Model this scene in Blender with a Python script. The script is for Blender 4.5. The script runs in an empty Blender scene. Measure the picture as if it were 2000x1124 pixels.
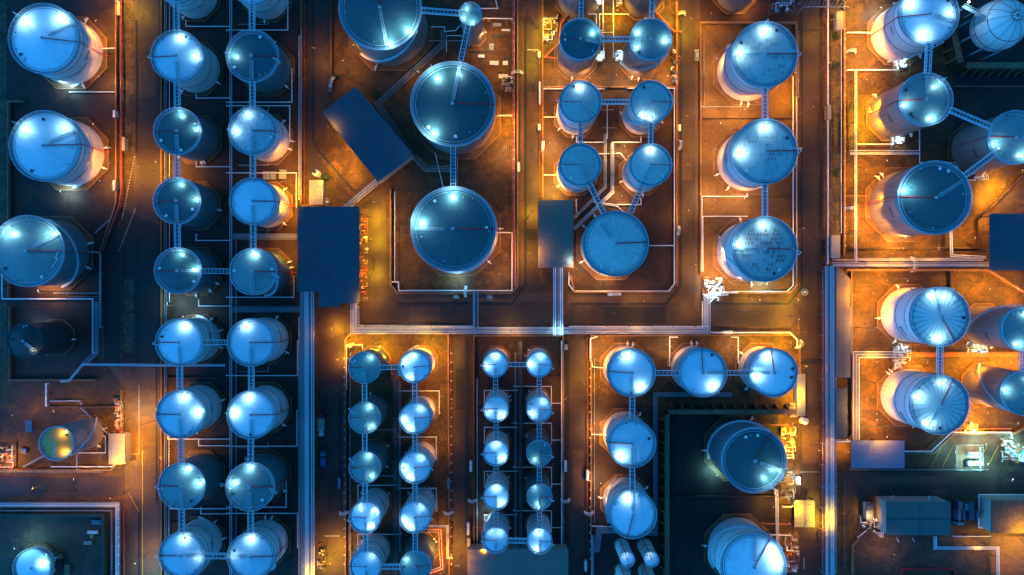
import bpy, math, random
from mathutils import Vector, Matrix
random.seed(7)
SC = bpy.context.scene
COL = SC.collection
R_ = math.radians
HC = 267.0            # camera height above the ground (m); the photograph looks straight down
NX, NY, S = 1012.0, 560.0, 5.0   # where the plumb line meets the photograph; photograph pixels per metre on the ground

# ------------------------------------------------------------------ camera
cam = bpy.data.cameras.new('camera'); cam_o = bpy.data.objects.new('camera', cam); COL.objects.link(cam_o)
cam_o.location = (0, 0, HC); cam.sensor_width = 36.0; cam.lens = 36.0 * HC / 400.0
cam.shift_x = -12.0 / 2000; cam.shift_y = -2.0 / 2000
cam.clip_start = 1; cam.clip_end = 3000
SC.camera = cam_o
# ------------------------------------------------------------------ dusk sky
wd = bpy.data.worlds.new("World"); SC.world = wd; wd.use_nodes = True
nt = wd.node_tree; nt.nodes.clear()
sky = nt.nodes.new('ShaderNodeTexSky'); sky.sky_type = 'NISHITA'; sky.sun_disc = False
sky.sun_elevation = R_(9.0); sky.sun_rotation = R_(250)
bw = nt.nodes.new('ShaderNodeRGBToBW'); tint = nt.nodes.new('ShaderNodeMix'); tint.data_type = 'RGBA'; tint.blend_type = 'MULTIPLY'
tint.inputs[0].default_value = 1.0; tint.inputs[7].default_value = (0.040, 0.57, 1.68, 1)
bg = nt.nodes.new('ShaderNodeBackground'); out = nt.nodes.new('ShaderNodeOutputWorld')
nt.links.new(sky.outputs[0], bw.inputs[0]); nt.links.new(bw.outputs[0], tint.inputs[6])
nt.links.new(tint.outputs[2], bg.inputs[0]); nt.links.new(bg.outputs[0], out.inputs[0])
SKY_STRENGTH = 0.15
bg.inputs[1].default_value = SKY_STRENGTH
SC.view_settings.view_transform = 'Standard'; SC.view_settings.look = 'None'
SC.view_settings.exposure = 1.3; SC.view_settings.gamma = 1.0
SC.render.engine = 'CYCLES'
SC.cycles.max_bounces = 5; SC.cycles.diffuse_bounces = 2; SC.cycles.glossy_bounces = 2
SC.cycles.sample_clamp_indirect = 3.0; SC.cycles.caustics_reflective = False; SC.cycles.caustics_refractive = False
K_WHITE, K_ORANGE, K_GROUND = 1.15, 1.65, 0.75     # overall lamp powers
C_WHITE = (0.44, 0.88, 1.0); C_ORANGE = (1.0, 0.44, 0.008); C_YELLOW = (1.0, 0.58, 0.004); C_WARM = (1.0, 0.54, 0.16)

def P(px, py, h=0.0):
    """world point at height h that the photograph shows at (px, py)"""
    f = (HC - h) / HC / S
    return Vector(((px - NX) * f, -(py - NY) * f, h))

# ------------------------------------------------------------------ materials
MATS = {}
def nd(t, typ, **kw):
    n = t.nodes.new(typ)
    for k, v in kw.items(): setattr(n, k, v)
    return n
def base_mat(name, col, rough=0.5, metal=0.0, spec=0.5):
    m = bpy.data.materials.new(name); m.use_nodes = True
    b = m.node_tree.nodes['Principled BSDF']
    b.inputs['Base Color'].default_value = (*col, 1); b.inputs['Roughness'].default_value = rough
    b.inputs['Metallic'].default_value = metal; b.inputs['Specular IOR Level'].default_value = spec
    MATS[name] = m; return m, m.node_tree, b
def mixc(t, fac, a, b, mode='MIX'):
    n = nd(t, 'ShaderNodeMix', data_type='RGBA', blend_type=mode)
    for i, v in ((0, fac), (6, a), (7, b)):
        if hasattr(v, 'is_linked') or hasattr(v, 'links'): t.links.new(v, n.inputs[i])
        else: n.inputs[i].default_value = v if i == 0 else (*v[:3], 1)
    return n.outputs[2]
def noise(t, vec, scale, detail=5, rough=0.6, dist=0.0):
    n = nd(t, 'ShaderNodeTexNoise'); n.inputs['Scale'].default_value = scale
    n.inputs['Detail'].default_value = detail; n.inputs['Roughness'].default_value = rough; n.inputs['Distortion'].default_value = dist
    if vec is not None: t.links.new(vec, n.inputs['Vector'])
    return n.outputs['Fac']
def ramp(t, fac, a, b, va=0.0, vb=1.0):
    n = nd(t, 'ShaderNodeMapRange'); n.clamp = True
    t.links.new(fac, n.inputs[0])
    for i, v in ((1, a), (2, b), (3, va), (4, vb)): n.inputs[i].default_value = v
    return n.outputs[0]
def mth(t, op, a, b=None, c=None):
    n = nd(t, 'ShaderNodeMath', operation=op)
    for i, v in enumerate((a, b, c)):
        if v is None: continue
        if isinstance(v, (int, float)): n.inputs[i].default_value = v
        else: t.links.new(v, n.inputs[i])
    return n.outputs[0]
def obj_co(t, world=False):
    if world: return nd(t, 'ShaderNodeNewGeometry').outputs['Position']
    return nd(t, 'ShaderNodeTexCoord').outputs['Object']
def bump(t, b, h, strength=0.3, dist=0.1):
    n = nd(t, 'ShaderNodeBump'); n.inputs['Strength'].default_value = strength; n.inputs['Distance'].default_value = dist
    t.links.new(h, n.inputs['Height']); t.links.new(n.outputs[0], b.inputs['Normal'])

def concrete(name, col, dark, light, s=1.0, joints=0.0, rough=0.85, stain=0.5, jscale=0.16):
    """stained slab or asphalt: broad patches, fine grain, oily blotches and optional joints"""
    col, dark, light = [tuple(x * y for x, y in zip(c_, (0.66, 0.385, 0.07) if name in ('floor_mid', 'ground', 'floor_light') else (0.66, 0.375, 0.18))) for c_ in (col, dark, light)]   # colour warmed to hold back the blue sky light
    m, t, b = base_mat(name, col, rough)
    v = obj_co(t, True)
    big = noise(t, v, 0.045 * s, 6, 0.65, 0.6); mid = noise(t, v, 0.30 * s, 9, 0.78, 1.6); fine = noise(t, v, 3.0, 5, 0.75)
    c = mixc(t, ramp(t, big, 0.40, 0.60), dark, light)
    blot = noise(t, v, 0.085 * s, 10, 0.72, 0.9); c = mixc(t, ramp(t, blot, 0.50, 0.545, 0, stain * 0.9), c, tuple(x * 0.55 for x in dark))
    c = mixc(t, ramp(t, mid, 0.50, 0.60, 0, stain), c, tuple(x * 0.35 for x in dark))
    c = mixc(t, ramp(t, mid, 0.30, 0.42, stain * 0.8, 0), c, tuple(min(1, x * 1.7) for x in light))
    c = mixc(t, ramp(t, fine, 0.3, 0.7, 0.0, 0.3), c, col)
    spk = noise(t, v, 0.75, 7, 0.8, 0.6)
    c = mixc(t, ramp(t, spk, 0.54, 0.62, 0, 0.55 * stain + 0.1), c, tuple(x * 0.4 for x in dark)); c = mixc(t, ramp(t, spk, 0.36, 0.44, 0.5 * stain + 0.1, 0), c, tuple(min(1, x * 1.6) for x in light))
    cr = nd(t, 'ShaderNodeTexVoronoi', feature='DISTANCE_TO_EDGE'); cr.inputs['Scale'].default_value = 0.12; wv = nd(t, 'ShaderNodeVectorMath', operation='ADD'); t.links.new(v, wv.inputs[0])
    wc = nd(t, 'ShaderNodeTexNoise'); wc.inputs['Scale'].default_value = 0.35; t.links.new(v, wc.inputs['Vector']); ws = nd(t, 'ShaderNodeVectorMath', operation='SCALE'); ws.inputs['Scale'].default_value = 5.0
    t.links.new(wc.outputs['Color'], ws.inputs[0]); t.links.new(ws.outputs[0], wv.inputs[1]); t.links.new(wv.outputs[0], cr.inputs['Vector'])
    c = mixc(t, mth(t, 'MULTIPLY', mth(t, 'LESS_THAN', cr.outputs['Distance'], 0.018), 0.3), c, tuple(x * 0.3 for x in dark))
    if joints:
        br = nd(t, 'ShaderNodeTexBrick', offset=0.0); br.inputs['Scale'].default_value = jscale
        br.inputs['Mortar Size'].default_value = 0.022; br.inputs['Brick Width'].default_value = 1.0; br.inputs['Row Height'].default_value = 1.0
        br.inputs['Color1'].default_value = (1, 1, 1, 1); br.inputs['Color2'].default_value = (0.70, 0.70, 0.70, 1); br.inputs['Mortar'].default_value = (0.3, 0.3, 0.3, 1)
        t.links.new(v, br.inputs['Vector']); c = mixc(t, joints, c, br.outputs[0], 'MULTIPLY')
    t.links.new(c, b.inputs['Base Color'])
    t.links.new(ramp(t, mid, 0.35, 0.7, rough, rough - 0.3), b.inputs['Roughness'])
    bump(t, b, fine, 0.35, 0.05)
    return m

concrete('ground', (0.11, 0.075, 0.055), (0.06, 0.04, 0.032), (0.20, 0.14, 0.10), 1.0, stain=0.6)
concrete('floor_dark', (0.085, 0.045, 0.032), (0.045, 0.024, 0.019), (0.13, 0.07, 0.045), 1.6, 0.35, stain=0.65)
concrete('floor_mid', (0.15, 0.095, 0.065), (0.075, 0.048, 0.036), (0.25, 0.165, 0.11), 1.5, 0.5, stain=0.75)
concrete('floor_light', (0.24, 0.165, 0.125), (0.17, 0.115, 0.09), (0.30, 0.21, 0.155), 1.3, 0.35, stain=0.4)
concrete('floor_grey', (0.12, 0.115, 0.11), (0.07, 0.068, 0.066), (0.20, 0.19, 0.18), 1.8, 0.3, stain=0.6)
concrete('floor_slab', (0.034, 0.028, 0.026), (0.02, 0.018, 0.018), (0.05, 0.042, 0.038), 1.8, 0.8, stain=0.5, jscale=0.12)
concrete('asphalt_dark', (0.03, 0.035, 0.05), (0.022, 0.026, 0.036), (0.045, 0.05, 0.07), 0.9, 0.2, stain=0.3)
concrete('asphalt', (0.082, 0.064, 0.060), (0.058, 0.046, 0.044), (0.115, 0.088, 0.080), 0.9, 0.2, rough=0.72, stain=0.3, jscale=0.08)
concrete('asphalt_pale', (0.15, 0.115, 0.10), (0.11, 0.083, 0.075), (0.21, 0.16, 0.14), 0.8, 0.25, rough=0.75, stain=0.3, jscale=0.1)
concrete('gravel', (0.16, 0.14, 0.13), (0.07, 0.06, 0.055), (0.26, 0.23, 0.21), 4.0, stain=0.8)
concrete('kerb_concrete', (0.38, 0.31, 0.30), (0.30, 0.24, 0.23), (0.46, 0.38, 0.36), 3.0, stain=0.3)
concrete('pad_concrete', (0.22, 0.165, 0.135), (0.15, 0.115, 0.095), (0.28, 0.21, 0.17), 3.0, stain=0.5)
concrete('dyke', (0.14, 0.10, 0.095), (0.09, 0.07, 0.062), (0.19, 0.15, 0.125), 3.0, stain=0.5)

def roof_mat(name, col, rough=0.35, metal=0.0, streak=0.25, rings=0.0, rust=0.0, patch=0.0, seams=48, spec=0.5, seamk=None, patchcol=(0.16, 0.035, 0.025)):
    """tank roof: radial streaks from rain, faint ring seams, rust spots or repair patches, all in the roof's own coordinates"""
    m, t, b = base_mat(name, col, rough, metal, spec)
    v = obj_co(t); sep = nd(t, 'ShaderNodeSeparateXYZ'); t.links.new(v, sep.inputs[0])
    ang = mth(t, 'ARCTAN2', sep.outputs[1], sep.outputs[0])
    ln = nd(t, 'ShaderNodeVectorMath', operation='LENGTH'); t.links.new(v, ln.inputs[0]); rad = ln.outputs['Value']
    ri = nd(t, 'ShaderNodeObjectInfo').outputs['Random']
    cb = nd(t, 'ShaderNodeCombineXYZ'); t.links.new(mth(t, 'MULTIPLY', ang, 7.0), cb.inputs[0]); t.links.new(mth(t, 'MULTIPLY', rad, 0.09), cb.inputs[1]); t.links.new(mth(t, 'MULTIPLY', ri, 30), cb.inputs[2])
    st = noise(t, cb.outputs[0], 2.4, 5, 0.7)
    c = mixc(t, ramp(t, st, 0.35, 0.7, 0, streak), col, tuple(x * 0.45 for x in col))
    c = mixc(t, ramp(t, st, 0.28, 0.42, streak * 0.5, 0), c, tuple(min(0.9, x * 1.5) for x in col))
    bl = noise(t, v, 0.35, 5, 0.65); c = mixc(t, ramp(t, bl, 0.45, 0.75, 0, 0.28), c, tuple(x * 0.5 for x in col))
    saw = mth(t, 'FRACT', mth(t, 'MULTIPLY', ang, seams / (2 * math.pi)))
    seam = mth(t, 'LESS_THAN', saw, 0.13 if (seamk or 0) > .8 else 0.07)
    c = mixc(t, mth(t, 'MULTIPLY', seam, seamk or (0.4 if seams > 25 else 0.14)), c, tuple(x * 0.3 for x in col))
    if rings:
        fr = mth(t, 'LESS_THAN', mth(t, 'FRACT', mth(t, 'MULTIPLY', rad, rings)), 0.07)
        c = mixc(t, mth(t, 'MULTIPLY', fr, 0.2), c, tuple(x * 0.35 for x in col))
    if rust:
        rn = noise(t, v, 1.3, 3, 0.5, 0.5); c = mixc(t, ramp(t, rn, 0.72 - 0.1 * rust, 0.75 - 0.1 * rust, 0, 0.85), c, (0.10, 0.025, 0.015))
    if patch:
        br = nd(t, 'ShaderNodeTexBrick'); br.inputs['Scale'].default_value = 0.8; br.inputs['Mortar Size'].default_value = 0.13
        br.inputs['Mortar Smooth'].default_value = 0.2; br.inputs['Brick Width'].default_value = 0.9; br.inputs['Row Height'].default_value = 1.25
        br.inputs['Color1'].default_value = (1, 1, 1, 1); br.inputs['Color2'].default_value = (0, 0, 0, 1); br.inputs['Mortar'].default_value = (0, 0, 0, 1)
        jit = nd(t, 'ShaderNodeVectorMath', operation='ADD'); t.links.new(v, jit.inputs[0]); cj = nd(t, 'ShaderNodeCombineXYZ'); t.links.new(mth(t, 'MULTIPLY', ri, 37.0), cj.inputs[0]); t.links.new(mth(t, 'MULTIPLY', noise(t, v, 0.9, 2, 0.5), 0.5), cj.inputs[1]); t.links.new(cj.outputs[0], jit.inputs[1])
        t.links.new(jit.outputs[0], br.inputs['Vector'])
        k = ramp(t, br.outputs[0], 0.62 - 0.16 * patch, 0.72 - 0.16 * patch, 0, 1)
        k = mth(t, 'MULTIPLY', k, ramp(t, noise(t, v, 0.25, 3, 0.6), 0.40, 0.56, 0.2 + .35 * patch, 1))
        k = mth(t, 'MULTIPLY', k, mth(t, 'LESS_THAN', rad, 8.6))
        k = mth(t, 'MULTIPLY', k, ramp(t, noise(t, v, 2.5, 4, 0.7), 0.35, 0.65, 0.45, 1))
        c = mixc(t, mth(t, 'MULTIPLY', k, 0.5 + 0.45 * patch), c, patchcol)
    hsv = nd(t, 'ShaderNodeHueSaturation'); t.links.new(c, hsv.inputs['Color']); t.links.new(ramp(t, ri, 0, 1, 0.82, 1.12), hsv.inputs['Value'])
    t.links.new(hsv.outputs[0], b.inputs['Base Color'])
    t.links.new(ramp(t, bl, 0.3, 0.7, rough - 0.08, rough + 0.14), b.inputs['Roughness'])
    bump(t, b, mth(t, 'ADD', mth(t, 'MULTIPLY', seam, 0.6), mth(t, 'MULTIPLY', st, 0.5)), 0.25, 0.06)
    return m
roof_mat('roof_white', (0.78, 0.80, 0.82), 0.38, streak=0.16, seams=24)
roof_mat('roof_goldlit', (0.55, 0.27, 0.035), 0.35, streak=0.3, seams=36)  # grey metal with gold lamp light put into its colour
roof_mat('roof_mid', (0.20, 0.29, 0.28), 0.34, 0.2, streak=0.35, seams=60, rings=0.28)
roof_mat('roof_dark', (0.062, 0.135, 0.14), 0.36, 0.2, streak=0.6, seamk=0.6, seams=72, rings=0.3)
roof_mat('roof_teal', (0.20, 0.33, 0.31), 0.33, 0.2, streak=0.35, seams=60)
roof_mat('roof_ribbed', (0.74, 0.68, 0.60), 0.36, 0.1, streak=0.6, seams=28, rings=0.2)
roof_mat('roof_spoked', (0.66, 0.68, 0.64), 0.34, 0.1, streak=0.3, seams=26, rings=0.13, seamk=0.9)
roof_mat('roof_soot', (0.05, 0.042, 0.03), 0.35, 0.3, streak=0.5, seams=40)
roof_mat('roof_patched', (0.52, 0.50, 0.46), 0.42, 0.1, streak=0.2, seams=20, patch=0.25, patchcol=(0.10, 0.07, 0.09))
roof_mat('roof_repaired', (0.54, 0.52, 0.48), 0.42, 0.1, streak=0.2, seams=20, patch=1.0, patchcol=(0.20, 0.05, 0.04))
roof_mat('roof_rusty', (0.50, 0.50, 0.50), 0.45, streak=0.4, seams=36, rust=1.0)

def wall_mat(name, col, rough, metal, stripe, freq):
    m, t, b = base_mat(name, col, rough, metal)
    v = obj_co(t); sep = nd(t, 'ShaderNodeSeparateXYZ'); t.links.new(v, sep.inputs[0])
    ang = mth(t, 'ARCTAN2', sep.outputs[1], sep.outputs[0])
    cb = nd(t, 'ShaderNodeCombineXYZ'); t.links.new(mth(t, 'MULTIPLY', ang, freq), cb.inputs[0]); t.links.new(mth(t, 'MULTIPLY', sep.outputs[2], 0.05), cb.inputs[1])
    st = noise(t, cb.outputs[0], 1.0, 3, 0.8)
    c = mixc(t, ramp(t, st, 0.4, 0.62, 0, stripe), col, tuple(x * 0.5 for x in col))
    dirt = noise(t, v, 0.4, 5, 0.7); c = mixc(t, ramp(t, dirt, 0.5, 0.8, 0, 0.3), c, tuple(x * y for x, y in zip(col, (0.5, 0.42, 0.36))))
    t.links.new(c, b.inputs['Base Color']); bump(t, b, st, 0.3 * stripe + 0.02, 0.1)
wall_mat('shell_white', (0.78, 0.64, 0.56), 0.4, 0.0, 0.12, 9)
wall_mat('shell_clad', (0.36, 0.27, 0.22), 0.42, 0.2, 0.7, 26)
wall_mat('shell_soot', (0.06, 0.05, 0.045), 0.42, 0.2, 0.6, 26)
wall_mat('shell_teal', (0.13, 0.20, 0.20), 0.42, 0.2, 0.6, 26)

def simple(name, col, rough=0.5, metal=0.0, var=0.3, scale=1.5, spec=0.5):
    m, t, b = base_mat(name, col, rough, metal, spec)
    v = obj_co(t, True); n = noise(t, v, scale, 5, 0.7)
    c = mixc(t, ramp(t, n, 0.35, 0.75, 0, var), col, tuple(x * 0.35 for x in col))
    t.links.new(c, b.inputs['Base Color']); t.links.new(ramp(t, n, 0.3, 0.7, max(0.05, rough - 0.1), min(1, rough + 0.15)), b.inputs['Roughness'])
    return m
simple('pipe_white', (0.80, 0.77, 0.76), 0.35); simple('pipe_grey', (0.30, 0.32, 0.35), 0.4, 0.0)
simple('pipe_dark', (0.10, 0.12, 0.13), 0.45, 0.2); simple('pipe_silver', (0.85, 0.84, 0.86), 0.35, 0.0)
simple('red_paint', (0.62, 0.022, 0.03), 0.45); simple('red_pipe', (0.30, 0.035, 0.03), 0.55); simple('orange_paint', (0.55, 0.13, 0.03), 0.45)
simple('galvanised', (0.66, 0.68, 0.69), 0.4, 0.0); simple('grating', (0.30, 0.34, 0.36), 0.5, 0.0)
simple('dark_steel', (0.06, 0.06, 0.065), 0.5, 0.3); simple('black', (0.012, 0.012, 0.013), 0.7)
simple('rim_steel', (0.22, 0.27, 0.30), 0.4, 0.1); simple('white_paint', (0.75, 0.75, 0.74), 0.4, var=0.15)
simple('paint_line', (0.42, 0.40, 0.36), 0.7, var=0.6); simple('yellow_paint', (0.62, 0.40, 0.05), 0.5)
simple('blue_paint', (0.03, 0.12, 0.33), 0.45); simple('cyan_paint', (0.06, 0.22, 0.28), 0.45); simple('beige', (0.42, 0.33, 0.25), 0.6)
simple('timber', (0.28, 0.17, 0.09), 0.75); simple('glass_dark', (0.02, 0.03, 0.04), 0.1); simple('tyre', (0.02, 0.02, 0.02), 0.85)
simple('foliage', (0.05, 0.085, 0.03), 0.8, var=0.7, scale=4); simple('lettering', (0.04, 0.04, 0.05), 0.6, var=0.1); simple('rust_soil', (0.18, 0.09, 0.05), 0.9, var=0.8, scale=0.6)
simple('green_wall', (0.03, 0.055, 0.03), 0.8)
def corrugated(name, col, axis, freq, rough=0.45, metal=0.1):
    m, t, b = base_mat(name, col, rough, metal)
    v = obj_co(t); sep = nd(t, 'ShaderNodeSeparateXYZ'); t.links.new(v, sep.inputs[0])
    w = mth(t, 'SINE', mth(t, 'MULTIPLY', sep.outputs[axis], freq))
    n = noise(t, v, 0.25, 5, 0.7)
    sheet = mth(t, 'LESS_THAN', mth(t, 'FRACT', mth(t, 'MULTIPLY', sep.outputs[1 - axis], 0.09)), 0.012)
    c = mixc(t, ramp(t, n, 0.4, 0.75, 0, 0.4), col, tuple(x * 0.6 for x in col))
    c = mixc(t, ramp(t, w, 0.5, 1.0, 0, 0.35), c, tuple(x * 0.4 for x in col))
    c = mixc(t, mth(t, 'MULTIPLY', sheet, 0.6), c, tuple(x * 0.3 for x in col))
    t.links.new(c, b.inputs['Base Color']); bump(t, b, w, 0.35, 0.08)
corrugated('roof_sheet_blue', (0.075, 0.085, 0.10), 1, 7.0); corrugated('roof_sheet_grey', (0.24, 0.17, 0.13), 1, 7.0)
corrugated('roof_sheet_pale', (0.24, 0.22, 0.28), 0, 9.0); corrugated('roof_sheet_yellow', (0.42, 0.34, 0.18), 1, 8.0); corrugated('roof_sheet_teal', (0.16, 0.13, 0.11), 0, 5.0)
corrugated('container_blue', (0.05, 0.11, 0.15), 1, 12.0)
def emit(name, col, s):
    m, t, b = base_mat(name, (0.8, 0.8, 0.8)); b.inputs['Emission Color'].default_value = (*col, 1); b.inputs['Emission Strength'].default_value = s
emit('lamp_white', (0.8, 1.0, 1.0), 9.0); emit('lamp_orange', (1.0, 0.45, 0.08), 9.0)

# ------------------------------------------------------------------ mesh building
class MB:
    def __init__(s): s.v = []; s.f = []
    def add(s, vs, fs):
        o = len(s.v); s.v += [tuple(x) for x in vs]; s.f += [tuple(i + o for i in f) for f in fs]; return s
    def box(s, c, d, rz=0.0, top=1.0):
        cx, cy, cz = c; dx, dy, dz = (x / 2 for x in d); co, si = math.cos(rz), math.sin(rz); vs = []
        for z, k in ((-dz, 1.0), (dz, top)):
            for x, y in ((-dx, -dy), (dx, -dy), (dx, dy), (-dx, dy)):
                x *= k; y *= k; vs.append((cx + x * co - y * si, cy + x * si + y * co, cz + z))
        return s.add(vs, [(3, 2, 1, 0), (4, 5, 6, 7), (0, 1, 5, 4), (1, 2, 6, 5), (2, 3, 7, 6), (3, 0, 4, 7)])
    def bar(s, a, b, w, h=None):
        """rectangular bar from a to b, w wide, h high"""
        a, b = Vector(a), Vector(b); h = h or w; d = (b - a)
        if d.length < 1e-5: return s
        d.normalize(); up = Vector((0, 0, 1)) if abs(d.z) < 0.95 else Vector((0, 1, 0))
        x = d.cross(up).normalized() * w / 2; y = x.cross(d).normalized() * h / 2
        vs = [p + i * x + j * y for p in (a, b) for i, j in ((-1, -1), (1, -1), (1, 1), (-1, 1))]
        return s.add(vs, [(3, 2, 1, 0), (4, 5, 6, 7), (0, 1, 5, 4), (1, 2, 6, 5), (2, 3, 7, 6), (3, 0, 4, 7)])
    def cyl(s, a, b, r, n=10, r2=None):
        a, b = Vector(a), Vector(b); r2 = r if r2 is None else r2; d = (b - a).normalized()
        up = Vector((0, 0, 1)) if abs(d.z) < 0.95 else Vector((0, 1, 0)); x = d.cross(up).normalized(); y = d.cross(x)
        vs = []
        for p, q in ((a, r), (b, r2)):
            for i in range(n):
                t = 2 * math.pi * i / n; vs.append(p + x * math.cos(t) * q + y * math.sin(t) * q)
        fs = [(i, n + i, n + (i + 1) % n, (i + 1) % n) for i in range(n)] + [tuple(range(n)), tuple(range(2 * n - 1, n - 1, -1))]
        return s.add(vs, fs)
    def tube(s, pts, r, n=8):
        """pipe swept along a polyline with mitred bends"""
        pts = [Vector(p) for p in pts]; m = len(pts); rings = []
        t0 = (pts[1] - pts[0]).normalized(); up = Vector((0, 0, 1)) if abs(t0.z) < 0.9 else Vector((0, 1, 0))
        x = t0.cross(up).normalized(); y = t0.cross(x).normalized()
        prev = t0
        for i, p in enumerate(pts):
            tin = (pts[i] - pts[i - 1]).normalized() if i else t0
            tout = (pts[i + 1] - pts[i]).normalized() if i < m - 1 else tin
            if i: 
                q = prev.rotation_difference(tin); x = q @ x; y = q @ y; prev = tin
            nb = (tin + tout); nb = nb.normalized() if nb.length > 1e-4 else tin
            ring = []
            for k in range(n):
                a = 2 * math.pi * k / n; off = x * math.cos(a) * r + y * math.sin(a) * r
                den = tin.dot(nb); off = off - tin * (off.dot(nb) / (den if abs(den) > 0.2 else 0.2)); ring.append(p + off)
            rings.append(ring)
        vs = [v for rg in rings for v in rg]; fs = []
        for i in range(m - 1):
            for k in range(n):
                a, b = i * n + k, i * n + (k + 1) % n; fs.append((a, b, b + n, a + n))
        fs += [tuple(range(n - 1, -1, -1)), tuple(range((m - 1) * n, m * n))]
        return s.add(vs, fs)
    def lathe(s, prof, n=64, c=(0, 0, 0), cap=True):
        vs = []
        for r, z in prof:
            for i in range(n):
                a = 2 * math.pi * i / n; vs.append((c[0] + r * math.cos(a), c[1] + r * math.sin(a), c[2] + z))
        fs = [(j * n + i, j * n + (i + 1) % n, (j + 1) * n + (i + 1) % n, (j + 1) * n + i) for j in range(len(prof) - 1) for i in range(n)]
        if cap: fs += [tuple(range(n - 1, -1, -1)), tuple(range((len(prof) - 1) * n, len(prof) * n))]
        return s.add(vs, fs)
    def ring(s, r, z, t, n=64):
        """thin square-section hoop"""
        return s.lathe([(r - t, z - t), (r + t, z - t), (r + t, z + t), (r - t, z + t), (r - t, z - t)], n, cap=False)
    def prism(s, poly, z0, z1):
        n = len(poly); area = sum(poly[i][0] * poly[(i + 1) % n][1] - poly[(i + 1) % n][0] * poly[i][1] for i in range(n))
        if area < 0: poly = poly[::-1]
        vs = [(p[0], p[1], z0) for p in poly] + [(p[0], p[1], z1) for p in poly]
        return s.add(vs, [tuple(range(n - 1, -1, -1)), tuple(range(n, 2 * n))] + [(i, (i + 1) % n, n + (i + 1) % n, n + i) for i in range(n)])
    def build(s, name, mat, parent=None, smooth=False, loc=None):
        me = bpy.data.meshes.new(name); me.from_pydata([tuple(v) for v in s.v], [], s.f); me.update()
        o = bpy.data.objects.new(name, me); COL.objects.link(o)
        me.materials.append(MATS[mat])
        if smooth:
            me.polygons.foreach_set('use_smooth', [True] * len(me.polygons))
            try: me.set_sharp_from_angle(angle=R_(40))
            except Exception: pass
        if parent: o.parent = parent
        if loc: o.location = loc
        return o
LABELS = set()
def tag(o, label=None, cat=None, group=None, kind=None):
    if label:
        assert label not in LABELS, 'label twice: ' + label
        assert 4 <= len(label.split()) <= 16, 'label length: ' + label
        LABELS.add(label); o['label'] = label
    if cat: o['category'] = cat
    if group: o['group'] = group
    if kind: o['kind'] = kind
    return o
def thing(name, label, cat, loc=(0, 0, 0), rz=0.0, group=None):
    o = bpy.data.objects.new(name, None); COL.objects.link(o); o.location = loc; o.rotation_euler = (0, 0, rz)
    o.empty_display_size = 0.5
    return tag(o, label, cat, group)
def lamp(parent, loc, power, col, size=150, radius=0.25, aim=None, name='lamp_light'):
    l = bpy.data.lights.new(name, 'SPOT'); l.energy = power; l.color = col; l.spot_size = R_(size); l.spot_blend = 1.0
    l.shadow_soft_size = radius
    o = bpy.data.objects.new(name, l); COL.objects.link(o); o.parent = parent; o.location = loc
    if aim is not None: o.rotation_euler = Vector(aim).to_track_quat('-Z', 'Y').to_euler()
    return o

# ------------------------------------------------------------------ ground, roads, floors
ZL = [0.0]
def sheet(name, poly, mat, lvl, label=None):
    ZL[0] += 0.0005; pts = [P(*p) for p in poly]; z = 0.03 * lvl + ZL[0]
    o = MB().prism([(p.x, p.y) for p in pts], -0.05, z).build(name, mat); tag(o, kind='structure'); return o
g = MB().add([(-900, -900, 0), (900, -900, 0), (900, 900, 0), (-900, 900, 0)], [(0, 1, 2, 3)]).build('ground', 'ground'); tag(g, kind='structure')
def rect(x0, y0, x1, y1): return [(x0, y0), (x1, y0), (x1, y1), (x0, y1)]
# compounds of the tanks
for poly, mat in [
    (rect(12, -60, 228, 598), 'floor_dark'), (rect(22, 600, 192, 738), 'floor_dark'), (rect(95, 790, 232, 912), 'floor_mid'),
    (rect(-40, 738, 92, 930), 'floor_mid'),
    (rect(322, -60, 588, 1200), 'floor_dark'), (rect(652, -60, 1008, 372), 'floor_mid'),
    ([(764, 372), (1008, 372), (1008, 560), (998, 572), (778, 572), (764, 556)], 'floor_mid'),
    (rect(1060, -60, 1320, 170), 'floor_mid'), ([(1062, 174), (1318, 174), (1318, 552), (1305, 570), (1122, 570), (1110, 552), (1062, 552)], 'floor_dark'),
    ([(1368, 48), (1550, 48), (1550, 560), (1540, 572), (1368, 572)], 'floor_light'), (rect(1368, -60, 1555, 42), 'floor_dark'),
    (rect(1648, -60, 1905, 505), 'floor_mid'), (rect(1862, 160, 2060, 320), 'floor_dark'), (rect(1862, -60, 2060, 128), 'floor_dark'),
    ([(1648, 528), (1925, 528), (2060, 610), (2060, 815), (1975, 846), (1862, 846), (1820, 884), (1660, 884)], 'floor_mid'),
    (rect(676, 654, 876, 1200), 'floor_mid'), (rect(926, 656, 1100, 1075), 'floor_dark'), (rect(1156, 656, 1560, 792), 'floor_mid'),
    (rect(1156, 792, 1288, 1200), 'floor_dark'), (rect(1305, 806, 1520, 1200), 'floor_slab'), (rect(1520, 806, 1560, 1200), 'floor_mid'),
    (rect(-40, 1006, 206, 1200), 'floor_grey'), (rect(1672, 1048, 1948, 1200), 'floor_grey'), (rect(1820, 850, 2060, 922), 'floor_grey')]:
    sheet('ground', poly, mat, 1)
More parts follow.
